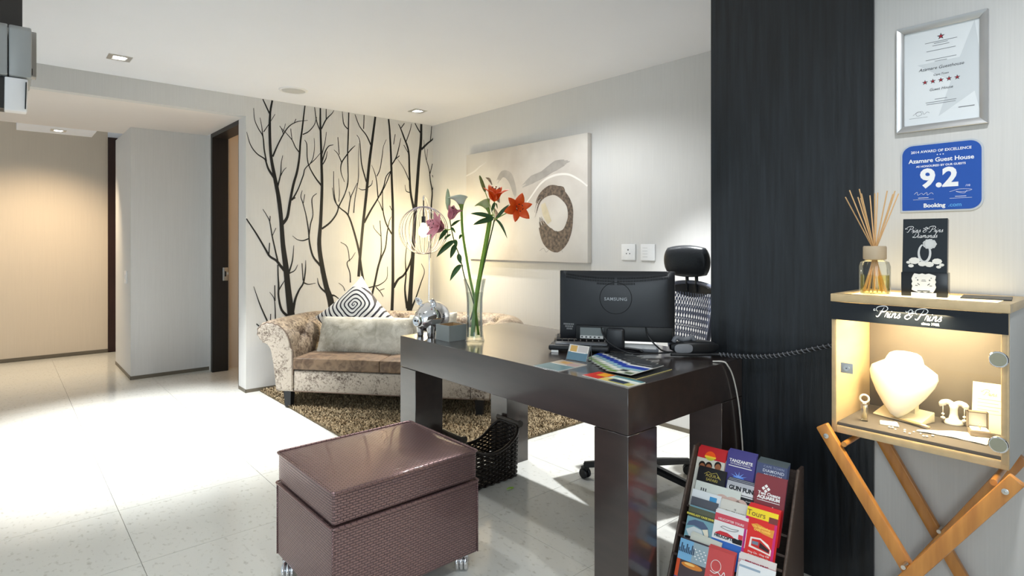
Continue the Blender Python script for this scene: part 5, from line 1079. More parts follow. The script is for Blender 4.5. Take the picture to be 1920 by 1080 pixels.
bx_ = thing('card_box', 'open grey cardboard box beside the vase on the desk', 'box', (1.562, 2.215, DZ+.0005), math.radians(2))
M_BOXG = mat('box_grey', (.26, .28, .27), .6); M_BOXI = mat('box_tan', (.42, .27, .13), .7)
s_ = .104; h_ = .074
for (lo, hi) in (((0, 0, 0), (s_, .003, h_)), ((0, s_-.003, 0), (s_, s_, h_)), ((0, .003, 0), (.003, s_-.003, h_)), ((s_-.003, .003, 0), (s_, s_-.003, h_))):
    b = MB(); b.box(lo, hi); b.build('side', M_BOXG, bx_)
b = MB(); b.box((.003, .003, 0), (s_-.003, s_-.003, .003)); b.build('bottom', M_BOXI, bx_)
b = MB(); b.box((.003, .003, .003), (.0038, s_-.003, h_-.002)); b.box((s_-.0038, .003, .003), (s_-.003, s_-.003, h_-.002)); b.box((.004, .003, .003), (s_-.004, .0038, h_-.002)); b.box((.004, s_-.0038, .003), (s_-.004, s_-.003, h_-.002)); b.build('lining', M_BOXI, bx_)

# ------------------------------------------------------------------ monitor
MO = Matrix.Translation((1.986, 1.578, DZ)) @ Matrix.Rotation(math.atan2(-.82, .5717), 4, 'Z')
mo = thing('monitor', 'black computer monitor on the desk seen from behind, maker name on its back', 'monitor', mat=MO)
mz0, mz1, mw = .046, .3385, .241
M_MON = mat('monitor_black', (.020, .022, .026), .34, var=.1, vscale=40, bump=.06, bscale=600, bdist=.001)
P = []; nx_, nz_ = 32, 18
def bulge(u, v):
    e = max(0, 1-abs(u)**6)*max(0, 1-abs(v)**5); return -.006-.020*e**.35-.010*(1-u*u)*(1-v*v)
for i in range(nx_+1):
    u = -1+2*i/nx_; P.append([(u*mw, bulge(u, -1+2*j/nz_), mz0+(mz1-mz0)*j/nz_) for j in range(nz_+1)])
b = MB(); b.grid(P); b.build('rear_shell', M_MON, mo, smooth='angle')
b = MB(); b.box((-mw-.002, -.0065, mz0-.003), (mw+.002, .012, mz1+.0015)); b.build('bezel', M_BLACKG, mo, bevel=.003)
b = MB(); b.box((-mw+.014, .012, mz0+.016), (mw-.014, .0126, mz1-.014)); b.build('screen', M_BLACKG, mo)
yv = -.0375
b = MB()
for side in (-1, 1):
    for r_ in range(3):
        for k in range(36):
            x = side*(.008+k*.0058); zz = mz1-.030-.0115*r_+.0000135*(k**2)
            if (r_ == 2 and k > 12) or zz > mz1-.008: continue
            u = x/mw; v = -1+2*(zz-mz0)/(mz1-mz0); y = bulge(u, v)-.0012
            b.add([(x-.0014, y, zz-.0042), (x+.0014, y, zz-.0042), (x+.0014, y, zz+.0042), (x-.0014, y, zz+.0042)], [(0,1,2,3)])
b.build('vent_slots', mat('slot_dark', (.002, .002, .002), .8), mo, fix=False)
b = MB()
for r_ in range(3):
    for k in range(9-r_*2):
        x = -.222+.0055*r_*1.2+k*.0052; zz = mz0+.063-.010*r_; y = bulge(x/mw, -1+2*(zz-mz0)/(mz1-mz0))-.0006
        b.add([(x-.0012, y, zz-.0035), (x+.0012, y, zz-.0035), (x+.0012, y, zz+.0035), (x-.0012, y, zz+.0035)], [(0,1,2,3)])
b.build('speaker_slots', mat('slot_light', (.35, .36, .36), .5), mo, fix=False)
b = MB(); cz_ = mz0+.180; b.tube([(.0665*math.cos(2*PI*k/48), bulge(.0665/mw*math.cos(2*PI*k/48), .2+.5*math.sin(2*PI*k/48))+.0002, cz_+.0665*math.sin(2*PI*k/48)) for k in range(48)], .0013, 6, closed=True); b.build('disc_groove', mat('slot_dark', (.002, .002, .002), .8), mo, smooth=True)
text('lettering', 'SAMSUNG', .0185, mat('logo_grey', (.30, .31, .32), .35, .5), mo, frame((0, bulge(0, .1)-.0022, cz_-.004), (1, 0, 0), (0, 0, 1)), bold=.0004, spacing=1.12, sx=1.05)
b = MB(); b.box((-.170, -.038, mz0-.001), (.235, -.022, mz0+.062)); b.build('lower_recess', mat('recess_black', (.008, .009, .010), .4), mo, bevel=.006)
b = MB(); b.box((-.150, -.0395, mz0+.006), (-.052, -.038, mz0+.052)); lb_ = b.build('spec_label', ink(120, 128, 128), mo)
b = MB(); b.box((-.150, -.0400, mz0+.006), (-.052, -.0395, mz0+.018)); b.build('barcode_strip', ink(210, 212, 210), lb_)
b = MB()
for k in range(5): patch(b, -.146, 0, 0, 0, 0) if False else b.add([(-.146+.012*k*1.5, -.0402, mz0+.009), (-.138+.012*k*1.5, -.0402, mz0+.009), (-.138+.012*k*1.5, -.0402, mz0+.015), (-.146+.012*k*1.5, -.0402, mz0+.015)], [(0,1,2,3)])
b.build('barcode', INKD, lb_, fix=False)
b = MB(); b.box((-.038, -.052, .012), (.038, -.020, mz0+.055)); b.build('neck', M_MON, mo, bevel=.012, segs=3)
b = MB(); b.lathe([(.001, 0), (.095, 0), (.098, .004), (.09, .012), (.04, .018), (.001, .018)], 40); o = b.build('foot', M_BLACKG, mo, smooth='angle'); o.scale = (1.2, .85, 1); o.location = (0, -.01, .0003)
for pts in ([(-.06, -.036, .10), (-.05, -.065, .075), (-.02, -.10, .045), (.06, -.13, .014), (.16, -.10, .012), (.22, -.07, .012)], [(.125, -.036, .105), (.135, -.065, .075), (.165, -.075, .04), (.20, -.06, .014), (.26, -.05, .012)]):
    b = MB(); b.tube(catmull(pts, 8), .0034, 8); b.build('cable', M_BLACKP, mo, smooth=True)
MX = Vector((.5717, -.82, 0)); MYv = Vector((.82, .5717, 0))
def on_desk(p, dz=.0006): return (p[0], p[1], DZ+dz)
MA = math.atan2(-.82, .5717)
# keyboard
kb = thing('keyboard', 'black computer keyboard lying behind the monitor, its left end showing', 'keyboard', on_desk((2.055, 1.80)), MA+.12)
kb.location = on_desk((2.075, 1.735))
b = MB(); b.prism([(-.215, -.07, .004), (-.215, .07, .010), (-.215, .07, .026), (-.215, -.07, .016)], (.43, 0, 0)); b.build('case', M_BLACKG, kb, bevel=.004)
b = MB()
for r_ in range(5):
    for k in range(15):
        x = -.203+k*.0275; y = -.058+r_*.025; z = .017+.0095*(y+.07)/.14
        b.box((x, y, z), (x+.023, y+.02, z+.006))
o = b.build('keys', M_BLACKP, kb); o['kind'] = 'stuff'
for x in (-.19, .19): 
    b = MB(); b.box((x-.012, .04, 0), (x+.012, .062, .012)); b.box((x-.012, -.062, 0), (x+.012, -.045, .006)); b.build('foot', M_BLACKP, kb)
# router-like black slab in front of it
ph_ = thing('black_desk_unit', 'flat black plastic desk unit with rounded end and white tag, left of the monitor foot', 'device', on_desk((1.838, 1.660)), MA+.03)
b = MB(); b.box((-.125, -.035, .006), (.13, .055, .030)); b.build('housing', M_BLACKP, ph_, bevel=.009, segs=4)
b = MB(); b.box((-.10, -.012, .030), (.12, .045, .034)); b.build('top_deck', M_GREYP, ph_, bevel=.002)
b = MB(); b.box((-.112, -.0365, .0), (-.082, -.0345, .009)); b.build('white_tag', M_PAPER, ph_)
b = MB(); b.box((-.110, -.03, 0), (-.09, .04, .008)); b.box((.09, -.03, 0), (.11, .04, .008)); b.build('foot', M_BLACKP, ph_)
tr_ = thing('paper_tray', 'white papers in a grey tray behind the monitor neck', 'tray', on_desk((2.020, 1.545)), MA)
b = MB(); b.box((-.07, -.03, .0), (.13, .10, .012)); b.build('tray', M_GREYP, tr_, bevel=.002)
b = MB(); b.box((-.06, -.025, .012), (.12, .095, .030)); b.build('papers', M_PAPER, tr_)
# rounded device by the pillar
dv = thing('tape_dispenser', 'black rounded desktop dispenser with grey oval side, at the back right desk corner', 'dispenser', on_desk((2.120, 1.300)), math.atan2(-.124, .140)+.02)
P = []
for i in range(25):
    t = i/24; x = -.085+.195*t; hw = .036*min(1, (math.sin(PI*min(.98, max(.02, t)))**.35)); hz = .030*(math.sin(PI*min(.985, max(.015, t)))**.35); zc = .034
    P.append([(x, hw*math.copysign(abs(math.cos(a))**.6, math.cos(a)), zc+hz*math.copysign(abs(math.sin(a))**.6, math.sin(a))) for a in [2*PI*k/24 for k in range(25)]])
b = MB(); b.grid(P); b.build('body', M_BLACKP, dv, smooth=True)
b = MB(); b.prism([(-.078+.064*.5*(1+math.copysign(abs(math.cos(a))**.55, math.cos(a)))*1.15, -.0385, .034+.018*math.copysign(abs(math.sin(a))**.7, math.sin(a))) for a in [2*PI*k/32 for k in range(32)]], (0, .006, 0)); b.build('oval_panel', mat('oval_grey', (.23, .24, .26), .4), dv, bevel=.002)
b = MB(); b.tube(catmull([(-.075, -.008, .056), (-.062, -.008, .074), (-.035, -.008, .066), (-.012, -.008, .070), (.0, -.008, .076), (.012, -.008, .060)], 5), .010, 8); b.build('cradle', M_GREYP, dv, smooth=True)

# ------------------------------------------------------------------ flat print helper
def printed(name, parent, w_, h_, th, base_ink, rects, mloc=None):
    """rects: (u0,v0,u1,v1,(r,g,b)) in 0..1, origin lower left, raised .0002 each layer"""
    b = MB(); b.box((-w_/2, 0, -th), (w_/2, h_, 0)); mats = [base_ink, ink(225, 225, 222)]
    o = b.build(name, mats[0], parent)
    if rects:
        cs_ = []; pb = MB()
        for k, (u0, v0, u1, v1, c) in enumerate(rects):
            if c not in cs_: cs_.append(c)
            patch(pb, -w_/2+u0*w_, v0*h_, -w_/2+u1*w_, v1*h_, cs_.index(c), .00015+.00006*k)
        pb.build('cover_print', [ink(*c, .28) for c in cs_], o if mloc is None else o, fix=False)
    return o
def blob(par, m, pts, z):
    b = MB(); b.add([(x, y, z) for x, y in pts], [tuple(range(len(pts)))]); return b.build('printed_shape', m, par, fix=False)
def ell(cx, cy, rx, ry, n=18, a0=0, a1=2*PI): return [(cx+rx*math.cos(a0+(a1-a0)*k/n), cy+ry*math.sin(a0+(a1-a0)*k/n)) for k in range(n if a1-a0 > 6 else n+1)]

# ------------------------------------------------------------------ leaflets on the desk
FLAT = [(0, 0, 1, 1, (232, 232, 228)), (0, .0, .97, .30, (176, 186, 168)), (.05, .02, .35, .12, (120, 150, 70)), (.40, .02, .62, .13, (235, 232, 220)), (.66, .04, .95, .14, (96, 110, 80)), (.05, .17, .30, .28, (238, 238, 232)), (.34, .16, .58, .27, (60, 66, 72)), (.62, .18, .95, .28, (232, 232, 226)), (0, .30, .97, .42, (150, 190, 205)), (0, .42, .97, .60, (32, 66, 170)), (0, .60, .97, .68, (236, 238, 240)), (0, .68, .985, 1, (54, 57, 60)), (.2, .78, .8, .80, (170, 172, 172))]
for k in range(8):
    M_ = Matrix.Translation((1.598+.023*k, 1.262+.032*k, DZ+.0008+.0016*(7-k)+.0012)) @ Matrix.Rotation(math.radians(-86+2.0*k), 4, 'Z')
    lab = 'topmost blue and grey leaflet of the fan on the desk' if k == 0 else ('lowest blue and grey leaflet of the fan, farthest from the desk corner' if k == 7 else 'blue and grey leaflet of the desk fan, %s below the topmost' % ('', 'first', 'second', 'third', 'fourth', 'fifth', 'sixth')[k])
    o = printed('fanned_leaflet', None, .105, .215, .0012, ink(200, 200, 196), FLAT); o.matrix_world = M_; tag(o, lab, 'leaflet', 'fanned leaflets on the desk')
mg = printed('magazine', None, .150, .225, .0016, ink(225, 215, 150), [(.0, .0, 1, 1, (40, 42, 44)), (.3, .86, .7, .90, (160, 160, 160))]); mg.matrix_world = Matrix.Translation((1.605, 1.268, DZ+.0020)) @ Matrix.Rotation(math.radians(-88), 4, 'Z'); tag(mg, 'dark magazine with pale yellow page edge under the leaflet fan', 'magazine')
rd = printed('flat_brochure', None, .085, .205, .0030, ink(230, 228, 215), [(0, .62, 1, 1, (205, 40, 25)), (.45, .66, .95, .86, (235, 165, 30)), (.0, .40, .55, .64, (220, 195, 110)), (.5, 0, 1, .62, (205, 225, 205)), (.55, .0, .75, .45, (235, 240, 235)), (.78, .0, 1, .6, (90, 140, 150)), (0, .0, .4, .40, (190, 185, 110)), (.12, .14, .5, .48, (35, 50, 75))])
rd.matrix_world = Matrix.Translation((1.545, 1.143, DZ+.0032)) @ Matrix.Rotation(math.radians(-3), 4, 'Z'); tag(rd, 'red, green and white brochure lying flat at the near corner of the desk', 'brochure')
pc = printed('flat_postcard', None, .125, .160, .0022, ink(225, 225, 222), [(0, 0, 1, .55, (110, 140, 145)), (.0, .55, 1, 1, (190, 175, 155)), (.2, .70, .6, .9, (205, 160, 90)), (.55, .60, .95, .82, (185, 150, 145)), (.1, .53, .7, .58, (235, 230, 222))])
pc.matrix_world = Matrix.Translation((1.496, 1.512, DZ+.0024)) @ Matrix.Rotation(math.radians(-88), 4, 'Z'); tag(pc, 'blue and tan postcard lying flat on the desk edge below the card holder', 'postcard')
hd = thing('card_holder', 'clear plastic easel holding small tourist cards on the desk', 'card holder', (1.668, 1.511, DZ+.0005), math.radians(-82))
HT = frame((0, -.012, .004), (1, 0, 0), (0, .45, 1)); L_ = .068
b = MB(); b.box((-.048, 0, -.001), (.048, L_, .0)); b.build('front_sheet', M_GLASS, hd).matrix_local = HT
b = MB(); b.prism([(-.048, .022, .0), (.048, .022, .0), (.048, .0165, .064), (-.048, .0165, .064)], (0, .0015, 0)); b.build('rear_leg', M_GLASS, hd)
b = MB(); b.tube([(-.048, -.012, .003), (-.048, .017, .066), (-.048, .024, .0015)], .0013, 6); b.tube([(.048, -.012, .003), (.048, .017, .066), (.048, .024, .0015)], .0013, 6); b.box((-.048, -.014, 0), (.048, -.010, .006)); b.build('edges', M_GREYP, hd)
cd = printed('card', None, .090, .060, .0016, ink(228, 226, 220), [(0, 0, 1, .52, (96, 128, 145)), (0, .52, 1, 1, (215, 212, 205)), (.08, .56, .42, .95, (205, 165, 95)), (.48, .55, .95, .95, (196, 190, 186)), (.15, .50, .9, .54, (238, 236, 230))])
cd.matrix_world = hd.matrix_world @ T(0, 0, 0); bpy.context.view_layer.update()
cd.matrix_world = hd.matrix_world @ HT @ T(0, .005, .0022); tag(cd, 'small blue and tan tourist card standing in the clear easel', 'card')

# ------------------------------------------------------------------ cables
b = MB(); cp = catmull([(2.02, 1.33, DZ+.012), (2.10, 1.255, DZ+.012), (2.17, 1.19, .772), (2.190, 1.10, .776), (2.195, 1.0, .792), (2.195, .90, .822), (2.19, .79, .860), (2.185, .702, .885)], 12)
b.tube(cp, .0062, 10); cb_ = thing('cable_sleeve', 'black spiral wrapped cable bundle sagging from the desk to the display case', 'cable'); b.build('cables', M_BLACKP, cb_, smooth=True)
b = MB(); hel = []; 
for i in range(len(cp)*6):
    t = i/6; a = min(int(t), len(cp)-2); p = cp[a]+(cp[a+1]-cp[a])*(t-a)
    if p.y > 1.2: continue
    tn = (cp[a+1]-cp[a]).normalized(); e1 = tn.orthogonal().normalized(); e1 = Vector((1, 0, 0)); e1 = (e1-tn*e1.dot(tn)).normalized(); e2 = tn.cross(e1); ph = i*.52; hel.append(p+(e1*math.cos(ph)+e2*math.sin(ph))*.0072)
b.tube(hel, .0021, 6); b.build('spiral_wrap', M_GREYP, cb_, smooth=True)
b = MB(); b.tube(catmull([(2.06, 1.17, DZ+.004), (2.080, 1.138, DZ+.005), (2.094, 1.128, .752), (2.135, 1.126, .700), (2.175, 1.126, .60), (2.200, 1.126, .48), (2.214, 1.126, .36), (2.215, 1.12, .15), (2.21, 1.10, .004)], 10), .0030, 8)
tag(b.build('white_cable', mat('cable_white', (.62, .60, .55), .45), smooth=True), 'thin white cable hanging down the right end of the desk', 'cable')
b = MB(); sheet(b, (1.875, 2.165, .002), (1, .1, .12), (0, 0, 1), .05, .026, -.4, .2); tag(b.build('fallen_leaf', mat('fresh_leaf', (.36, .60, .07), .5), smooth=True, fix=False), 'small fresh green leaf fallen on the tiles by the basket', 'leaf')

# ------------------------------------------------------------------ brochure rack
RA = math.atan2(-.992, .127)
RK = Matrix.Translation((1.954, 1.165, 0)) @ Matrix.Rotation(RA, 4, 'Z')
rk = thing('brochure_rack', 'dark brown woven tiered brochure rack on the floor before the pillar', 'rack', mat=RK)
RW, RH = .362, .480; M_RACK = mat('rack_weave', (.065, .042, .034), .55, var=.5, vscale=40, stretch=(1, 14, 14), bump=.3, bscale=50)
def ysl(z): return -.035-(RH-z)*.50
for x in (0, RW-.010):
    b = MB(); b.prism([(x, ysl(0)-.03, 0), (x, 0, 0), (x, 0, RH), (x, ysl(RH)-.012, RH)], (.010, 0, 0)); b.build('side_panel', M_RACK, rk, bevel=.003)
    b = MB(); b.tube([(x+.005, ysl(0)-.031, .004), (x+.005, ysl(RH)-.013, RH)], .0048, 8); b.build('edge_trim', mat('rack_trim', (.10, .07, .055), .5, var=.5, vscale=90), rk)
b = MB(); b.box((.010, -.008, .0), (RW-.010, -.001, RH-.02)); b.build('back_panel', M_RACK, rk)
TOPS = [.530, .448, .392, .350, .268]
LEN = .205; TH = math.atan(.50)
def tier_frame(xc, ztop, lift, Ln):
    up = Vector((0, math.sin(TH), math.cos(TH))); nrm = Vector((0, -math.cos(TH), math.sin(TH)))
    top = Vector((xc, ysl(ztop)+.012, ztop))+nrm*lift
    return frame(top-up*Ln, (1, 0, 0), up)
for zt_, lf_, ln_ in ((.478, 0, .21), (.425, .012, .21), (.338, .030, .155), (.298, .047, .17), (.190, .070, .17)):
    M_ = tier_frame(RW/2, zt_, lf_, ln_)
    b = MB(); b.box((-RW/2+.0105, -.008, -.010), (RW/2-.0105, -.001, .006)); b.build('shelf', M_RACK, rk).matrix_local = M_
def brochure(label, xc, ztop, lift, w_, Ln, base, rects, n_behind=0, fn=None, tilt=0, cat='brochure'):
    M_ = RK @ tier_frame(xc, ztop, lift, Ln) @ Matrix.Rotation(tilt, 4, 'Z')
    o = printed('brochure', None, w_, Ln, .0022, ink(*base), rects); o.matrix_world = M_; tag(o, label, cat, 'brochures in the rack')
    if fn: fn(o, w_, Ln)
    for q in range(n_behind):
        c = printed('brochure', None, w_-.001, Ln, .0018, ink(*base), rects[:2]); c.matrix_world = M_ @ T(.0012*(q+1), .005*(q+1), -.0034*(q+1)); tag(c, ' '.join(label.replace(',', '').split()[:7])+(' - its copy, %s behind it' % ('first', 'second', 'third')[q]), cat, 'brochures in the rack')
    return o
def tx_(o, s_, x, y, size, c, **k): return text('lettering', s_, size, ink(*c), o, T(x, y, .0009), **k)
W1, GOLD = (240, 240, 240), (190, 175, 90)
def fan_red(o, w_, L_):
    blob(o, ink(235, 90, 25), ell(-.004, L_-.027, .020, .020, 18, 0, PI)+[], .0008); blob(o, ink(190, 195, 60), ell(-.004, L_-.027, .018, .012, 18, PI, 2*PI), .0008); blob(o, ink(240, 200, 60), [(-.024, L_-.030), (.017, L_-.030), (.017, L_-.024), (-.024, L_-.024)], .0009)
    for x, y in ((-.028, -.066), (-.004, -.064), (.028, -.056)):
        blob(o, ink(30, 20, 16), ell(x, L_+y+.006, .0125, .014), .0010); blob(o, ink(150, 95, 65), ell(x+.001, L_+y, .0105, .0125), .0012)
brochure('red brochure with an orange badge above smiling faces, top left slot', 0.064, 0.471, 0, 0.102, LEN, (178, 40, 46), [(0, 0, 1, .83, (205, 205, 195)), (0, .83, 1, 1, (190, 44, 50))], 2, fan_red)
def fan_tan(o, w_, L_):
    tx_(o, 'TANZANITE', .0, L_-.031, .0145, W1, bold=.0004); tx_(o, 'INTERNATIONAL', .0, L_-.041, .0075, W1, spacing=1.25); blob(o, ink(*W1), [(-.040, L_-.050), (.040, L_-.050), (.040, L_-.0475), (-.040, L_-.0475)], .0009)
    for k in range(5):
        a = math.radians(25+32.5*k); blob(o, ink(120, 160, 235), [(0, L_-.085), (.006*math.cos(a+.4), L_-.085+.006*math.sin(a+.4)), (.030*math.cos(a), L_-.085+.022*math.sin(a)), (.006*math.cos(a-.4), L_-.085+.006*math.sin(a-.4))], .0009+.00005*k)
    blob(o, ink(70, 120, 230), ell(0, L_-.088, .020, .010), .0008)
brochure('violet blue gem dealer brochure with white title, top middle slot', 0.168, 0.482, 0, 0.098, LEN, (70, 66, 132), [(0, 0, 1, 1, (72, 68, 134))], 2, fan_tan)
def fan_cape(o, w_, L_): tx_(o, 'CAPE TOWN', .006, L_-.015, .0105, (150, 160, 185), spacing=1.1); tx_(o, 'DIAMOND', .006, L_-.028, .0135, (200, 206, 220), bold=.0002, spacing=1.1); tx_(o, 'MUSEUM', .006, L_-.042, .0130, (200, 206, 220), bold=.0002, spacing=1.2)
brochure('slate blue museum brochure, top right slot', 0.272, 0.473, .004, 0.098, LEN, (64, 74, 80), [(0, 0, 1, .97, (72, 82, 118)), (0, .97, 1, 1, (78, 88, 92))], 3, fan_cape)
def fan_aq(o, w_, L_):
    tx_(o, 'AQUILA', .004, L_-.022, .0135, GOLD); tx_(o, 'SAFARI', .004, L_-.036, .0135, GOLD)
    b = MB(); b.ribbon([(-.026, L_-.020, .001), (-.012, L_-.010, .001), (.0, L_-.015, .001), (.016, L_-.008, .001), (.034, L_-.028, .001)], .0016, (0, 0, 1)); b.build('printed_shape', ink(*GOLD), o, fix=False)
brochure('black safari brochure with gold lettering, left slot of the second tier', 0.08, 0.41, .012, 0.1, LEN, (34, 34, 38), [(0, 0, 1, 1, (36, 36, 40))], 1, fan_aq)
def fan_gun(o, w_, L_): tx_(o, 'GUN FUN', .0, L_-.024, .0185, (40, 42, 48), bold=.0009); blob(o, ink(34, 36, 40), [(-.006, L_-.075), (.046, L_-.075), (.046, L_-.046), (-.006, L_-.046)], .0008); tx_(o, 'shooting', .03, L_-.056, .006, W1); blob(o, ink(60, 60, 64), [(-.046, L_-.042), (.046, L_-.042), (.046, L_-.040), (-.046, L_-.040)], .0008)
brochure('silver and black shooting range brochure, middle slot of the second tier', 0.187, 0.396, .012, 0.103, LEN, (60, 66, 84), [(.02, 0, .97, .985, (176, 180, 190)), (.06, .0, .94, .90, (222, 224, 228))], 2, fan_gun)
def fan_two(o, w_, L_):
    for dx, dy in ((0, .008), (-.008, 0), (.008, 0), (0, -.008)): blob(o, ink(*W1), [(dx-.006-.012, L_-.040+dy), (dx-.012, L_-.046+dy), (dx+.006-.012, L_-.040+dy), (dx-.012, L_-.034+dy)], .0009)
    tx_(o, 'Two Oceans', .0, L_-.056, .0135, W1, bold=.0005); tx_(o, 'AQUARIUM', .0, L_-.068, .0135, W1, bold=.0008); blob(o, ink(*W1), [(-.036, L_-.079), (.036, L_-.079), (.036, L_-.077), (-.036, L_-.077)], .0009)
    for x, y in ((-.03, -.098), (-.004, -.10), (.016, -.093), (.034, -.10)): blob(o, ink(230, 200, 200), ell(x, L_+y, .002, .0025, 8), .0009)
brochure('dark red aquarium brochure, right slot of the second tier', 0.277, 0.432, .012, 0.099, LEN, (128, 44, 52), [(0, 0, 1, .55, (150, 28, 34)), (0, .55, 1, 1, (132, 58, 66))], 1, fan_two)
def fan_hand(o, w_, L_):
    for x, r_ in ((.02, .026), (.055, .030), (.085, .022)): blob(o, ink(206, 178, 170), ell(x, L_-.045, r_, .022), .0007+.0001*(x > .05))
    for x in (-.058, -.050, -.042): blob(o, ink(70, 74, 80), [(x, L_-.030), (x+.004, L_-.030), (x+.004, L_-.020), (x, L_-.020)], .0008)
brochure('wide pale leaflet with a hand picture across the third tier', 0.113, 0.367, .022, 0.158, .150, (206, 214, 208), [(0, 0, 1, 1, (208, 216, 212))], 0, fan_hand)
brochure('white and light blue leaflet leaning in the left third tier', 0.082, 0.339, .030, 0.103, .150, (224, 230, 232), [(0, 0, 1, 1, (222, 230, 236)), (.62, .0, .86, .93, (70, 150, 205))], 0)
brochure('plain slate grey leaflet, left, between white and shark brochures', 0.082, 0.316, .036, 0.095, .150, (84, 88, 98), [(0, 0, 1, 1, (86, 90, 100))], 0)
def fan_15(o, w_, L_): tx_(o, '15', 0, L_-.020, .008, (90, 90, 96)); tx_(o, 'ON ORANGE', 0, L_-.030, .009, (120, 110, 110), spacing=1.2)
brochure('cream leaflet standing behind the helicopter brochure', 0.185, 0.331, .034, 0.1, .150, (214, 214, 206), [(0, 0, 1, 1, (212, 212, 206))], 1, fan_15)
def fan_shk(o, w_, L_):
    tx_(o, 'SHARKLADY CAGE DIVING', .0, L_-.024, .0085, (225, 215, 90), bold=.0003)
    blob(o, ink(84, 100, 130), [(-.045, L_-.062), (-.040, L_-.048), (-.020, L_-.038), (.010, L_-.038), (.028, L_-.052), (.038, L_-.080), (.045, L_-.115), (.026, L_-.090), (.010, L_-.062), (-.02, L_-.056)], .0009)
    blob(o, ink(206, 216, 220), [(-.045, L_-.075), (-.02, L_-.060), (.008, L_-.064), (.024, L_-.092), (.036, L_-.125), (.0, L_-.085), (-.03, L_-.095)], .0008); blob(o, ink(228, 224, 205), [(.010, L_-.062), (.028, L_-.056), (.034, L_-.075), (.028, L_-.085), (.022, L_-.080)], .0010)
    blob(o, ink(20, 22, 28), ell(-.030, L_-.098, .016, .005), .0011)
brochure('shark cage diving brochure with a leaping shark, left fourth tier', 0.084, 0.286, .046, 0.096, .160, (70, 78, 70), [(0, 0, 1, 1, (120, 165, 180)), (0, .80, 1, .90, (70, 78, 66)), (0, .90, 1, 1, (92, 96, 80))], 1, fan_shk)
def fan_hel(o, w_, L_):
    tx_(o, 'HELICOPTER TOURS', .0, L_-.026, .0092, (235, 200, 205), bold=.0003); tx_(o, 'HELICOPTERS', -.008, L_-.078, .0125, (20, 20, 24), bold=.0005)
    b = MB(); b.ribbon(catmull([(-.030, L_-.050, .001), (-.02, L_-.045, .001), (.004, L_-.047, .001), (.028, L_-.044, .001), (.016, L_-.052, .001), (-.010, L_-.054, .001), (-.030, L_-.050, .001)], 4), .0012, (0, 0, 1)); b.build('printed_shape', ink(60, 60, 66), o, fix=False)
    blob(o, ink(200, 50, 60), [(-.044, L_-.070), (-.030, L_-.062), (-.006, L_-.062), (.012, L_-.068), (.020, L_-.074), (-.044, L_-.074)], .0008); blob(o, ink(20, 20, 22), [(.014, L_-.086), (.044, L_-.086), (.044, L_-.066), (.030, L_-.072), (.014, L_-.070)], .0007); blob(o, ink(215, 60, 75), [(.030, L_-.070), (.044, L_-.070), (.044, L_-.056), (.030, L_-.056)], .0009)
brochure('helicopter tours brochure, pink, white and blue, middle fourth tier', 0.183, 0.3, .048, 0.108, .165, (222, 226, 230), [(.0, .0, .93, .46, (48, 104, 190)), (0, .46, 1, .80, (228, 230, 232)), (0, .80, 1, .94, (205, 74, 92)), (0, .94, 1, 1, (225, 222, 224))], 1, fan_hel)
def fan_tour(o, w_, L_):
    tx_(o, 'Tours', -.018, L_-.017, .024, (120, 80, 50)); blob(o, ink(225, 150, 60), [(-.030, L_-.050), (-.012, L_-.044), (.024, L_-.052), (.042, L_-.050), (.040, L_-.074), (.010, L_-.070), (-.018, L_-.062)], .0008); tx_(o, 'City Sightseeing', .002, L_-.053, .0085, (245, 200, 90), bold=.0003); tx_(o, 'CAPE TOWN', .006, L_-.063, .0085, (245, 200, 90), bold=.0003)
    blob(o, ink(240, 230, 225), [(-.026, L_-.088), (.004, L_-.084), (.030, L_-.096), (.040, L_-.110), (.040, L_-.126), (.012, L_-.122), (-.028, L_-.118)], .0008)
    blob(o, ink(200, 40, 36), [(-.021, L_-.092), (.004, L_-.089), (.036, L_-.108), (.036, L_-.121), (.004, L_-.116), (-.021, L_-.113)], .0010); blob(o, ink(110, 130, 150), [(-.019, L_-.098), (.0, L_-.097), (.0, L_-.107), (-.019, L_-.107)], .0011); blob(o, ink(50, 30, 34), [(.004, L_-.096), (.034, L_-.110), (.034, L_-.118), (.004, L_-.112)], .0011)
    tx_(o, 'Hop On - Hop Off', .004, L_-.131, .0085, W1); tx_(o, 'the best way to see the city', .004, L_-.139, .0055, W1); tx_(o, 'All Day - Every Day', .0, L_-.150, .0065, (245, 210, 190)); blob(o, ink(235, 200, 40), ell(.046, L_-.158, .010, .010), .0011)
brochure('yellow and red sightseeing bus tours brochure, right fourth tier', 0.276, 0.334, .048, 0.097, .185, (214, 44, 48), [(0, 0, 1, .84, (218, 46, 42)), (0, 0, .08, .84, (190, 40, 130)), (.92, 0, 1, .84, (196, 44, 120)), (0, .84, 1, 1, (240, 214, 50)), (.72, .82, 1, .92, (120, 60, 60))], 3, fan_tour)
brochure('folded cream leaflet slumped below the shark brochure', 0.11, 0.212, .058, 0.104, .120, (196, 200, 190), [(0, 0, 1, 1, (204, 208, 198))], 1, None, -.05)
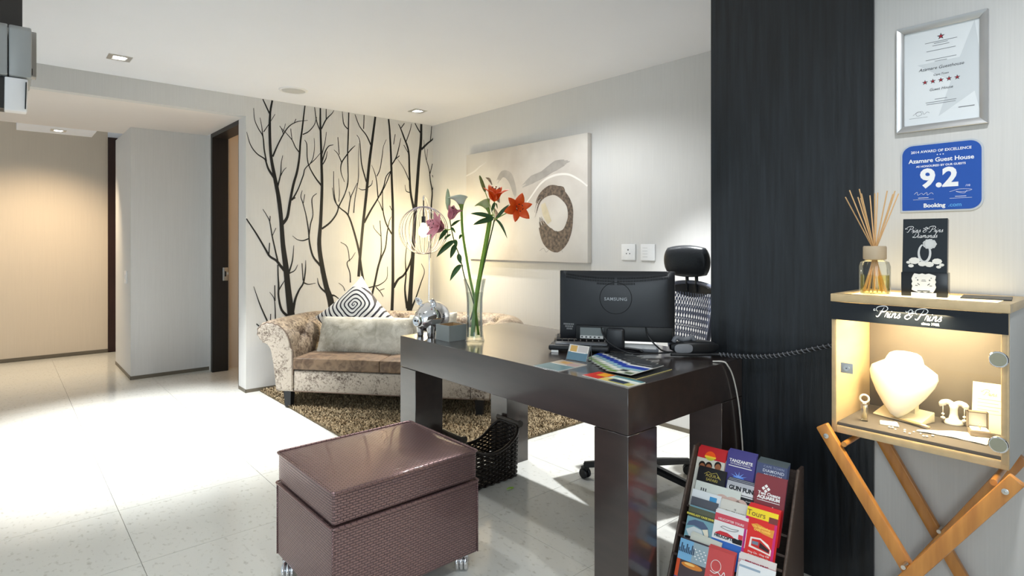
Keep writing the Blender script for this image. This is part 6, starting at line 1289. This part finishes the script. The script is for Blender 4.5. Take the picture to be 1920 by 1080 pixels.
def fan_city(o, w_, L_):
    for k in range(9): blob(o, ink(50, 66, 92), [(-.048+.006*k, L_-.040), (-.044+.006*k, L_-.040), (-.044+.006*k, L_-.028+.008*((k*5) % 3)), (-.048+.006*k, L_-.028+.008*((k*5) % 3))], .0009)
    for k in range(14): blob(o, ink(235, 238, 240), ell(.006+.003*k, L_-.02-.007*((k*3) % 5), .003, .002, 6), .001+.00001*k)
    blob(o, ink(210, 130, 50), ell(.004, L_-.073, .036, .009), .0010); blob(o, ink(245, 200, 120), ell(-.004, L_-.070, .018, .004), .0012)
brochure('harbour city brochure with sky and night pictures, left front tier', 0.086, 0.191, .070, 0.098, .165, (66, 60, 70), [(0, 0, 1, .15, (170, 180, 190)), (0, .15, 1, .32, (82, 66, 130)), (0, .30, 1, .62, (74, 60, 62)), (0, .62, .48, 1, (120, 175, 215)), (.48, .62, 1, 1, (150, 170, 180)), (0, .30, .12, .62, (205, 80, 40))], 1, fan_city)
def fan_rob(o, w_, L_):
    b = MB(); b.tube([(-.010+.016*math.cos(2*PI*k/28), L_-.048+.017*math.sin(2*PI*k/28), .001) for k in range(28)], .0009, 4, closed=True); b.ribbon(catmull([(-.026, L_-.066, .001), (-.012, L_-.070, .001), (.0, L_-.064, .001), (.010, L_-.071, .001), (.018, L_-.058, .001), (.024, L_-.074, .001), (.032, L_-.068, .001)], 4), .0022, (0, 0, 1)); b.build('printed_shape', ink(*W1), o, fix=False)
    blob(o, ink(230, 190, 190), [(-.026, L_-.080), (.026, L_-.080), (.026, L_-.0792), (-.026, L_-.0792)], .0009)
brochure('coral red brochure with white line emblem, middle front tier', 0.176, 0.193, .070, 0.088, .165, (188, 60, 58), [(0, 0, 1, 1, (198, 78, 78))], 2, fan_rob)
def fan_wine(o, w_, L_): tx_(o, 'FIRE WALKING', .0, L_-.018, .0105, (165, 40, 70), bold=.0006)
brochure('white leaflet with crimson heading, right, under the bus tours brochure', 0.285, 0.205, .066, 0.111, .150, (218, 212, 210), [(0, 0, 1, 1, (222, 216, 214)), (0, .82, 1, .90, (205, 170, 175))], 1, fan_wine)
brochure('white leaflet with grey blue header bar, right front tier', 0.292, 0.185, .080, 0.106, .140, (226, 230, 234), [(0, 0, 1, 1, (228, 232, 236)), (.0, .90, .6, .945, (150, 170, 190))], 1)

# STUFFPRINT: flat print too small to pick apart
for o in bpy.data.objects:
    if o.parent and o.name.split('.')[0] in ('fine_print', 'barcode', 'vent_slots', 'speaker_slots', 'crest_marks', 'rocker_lines', 'stone_print'): o['kind'] = 'stuff'
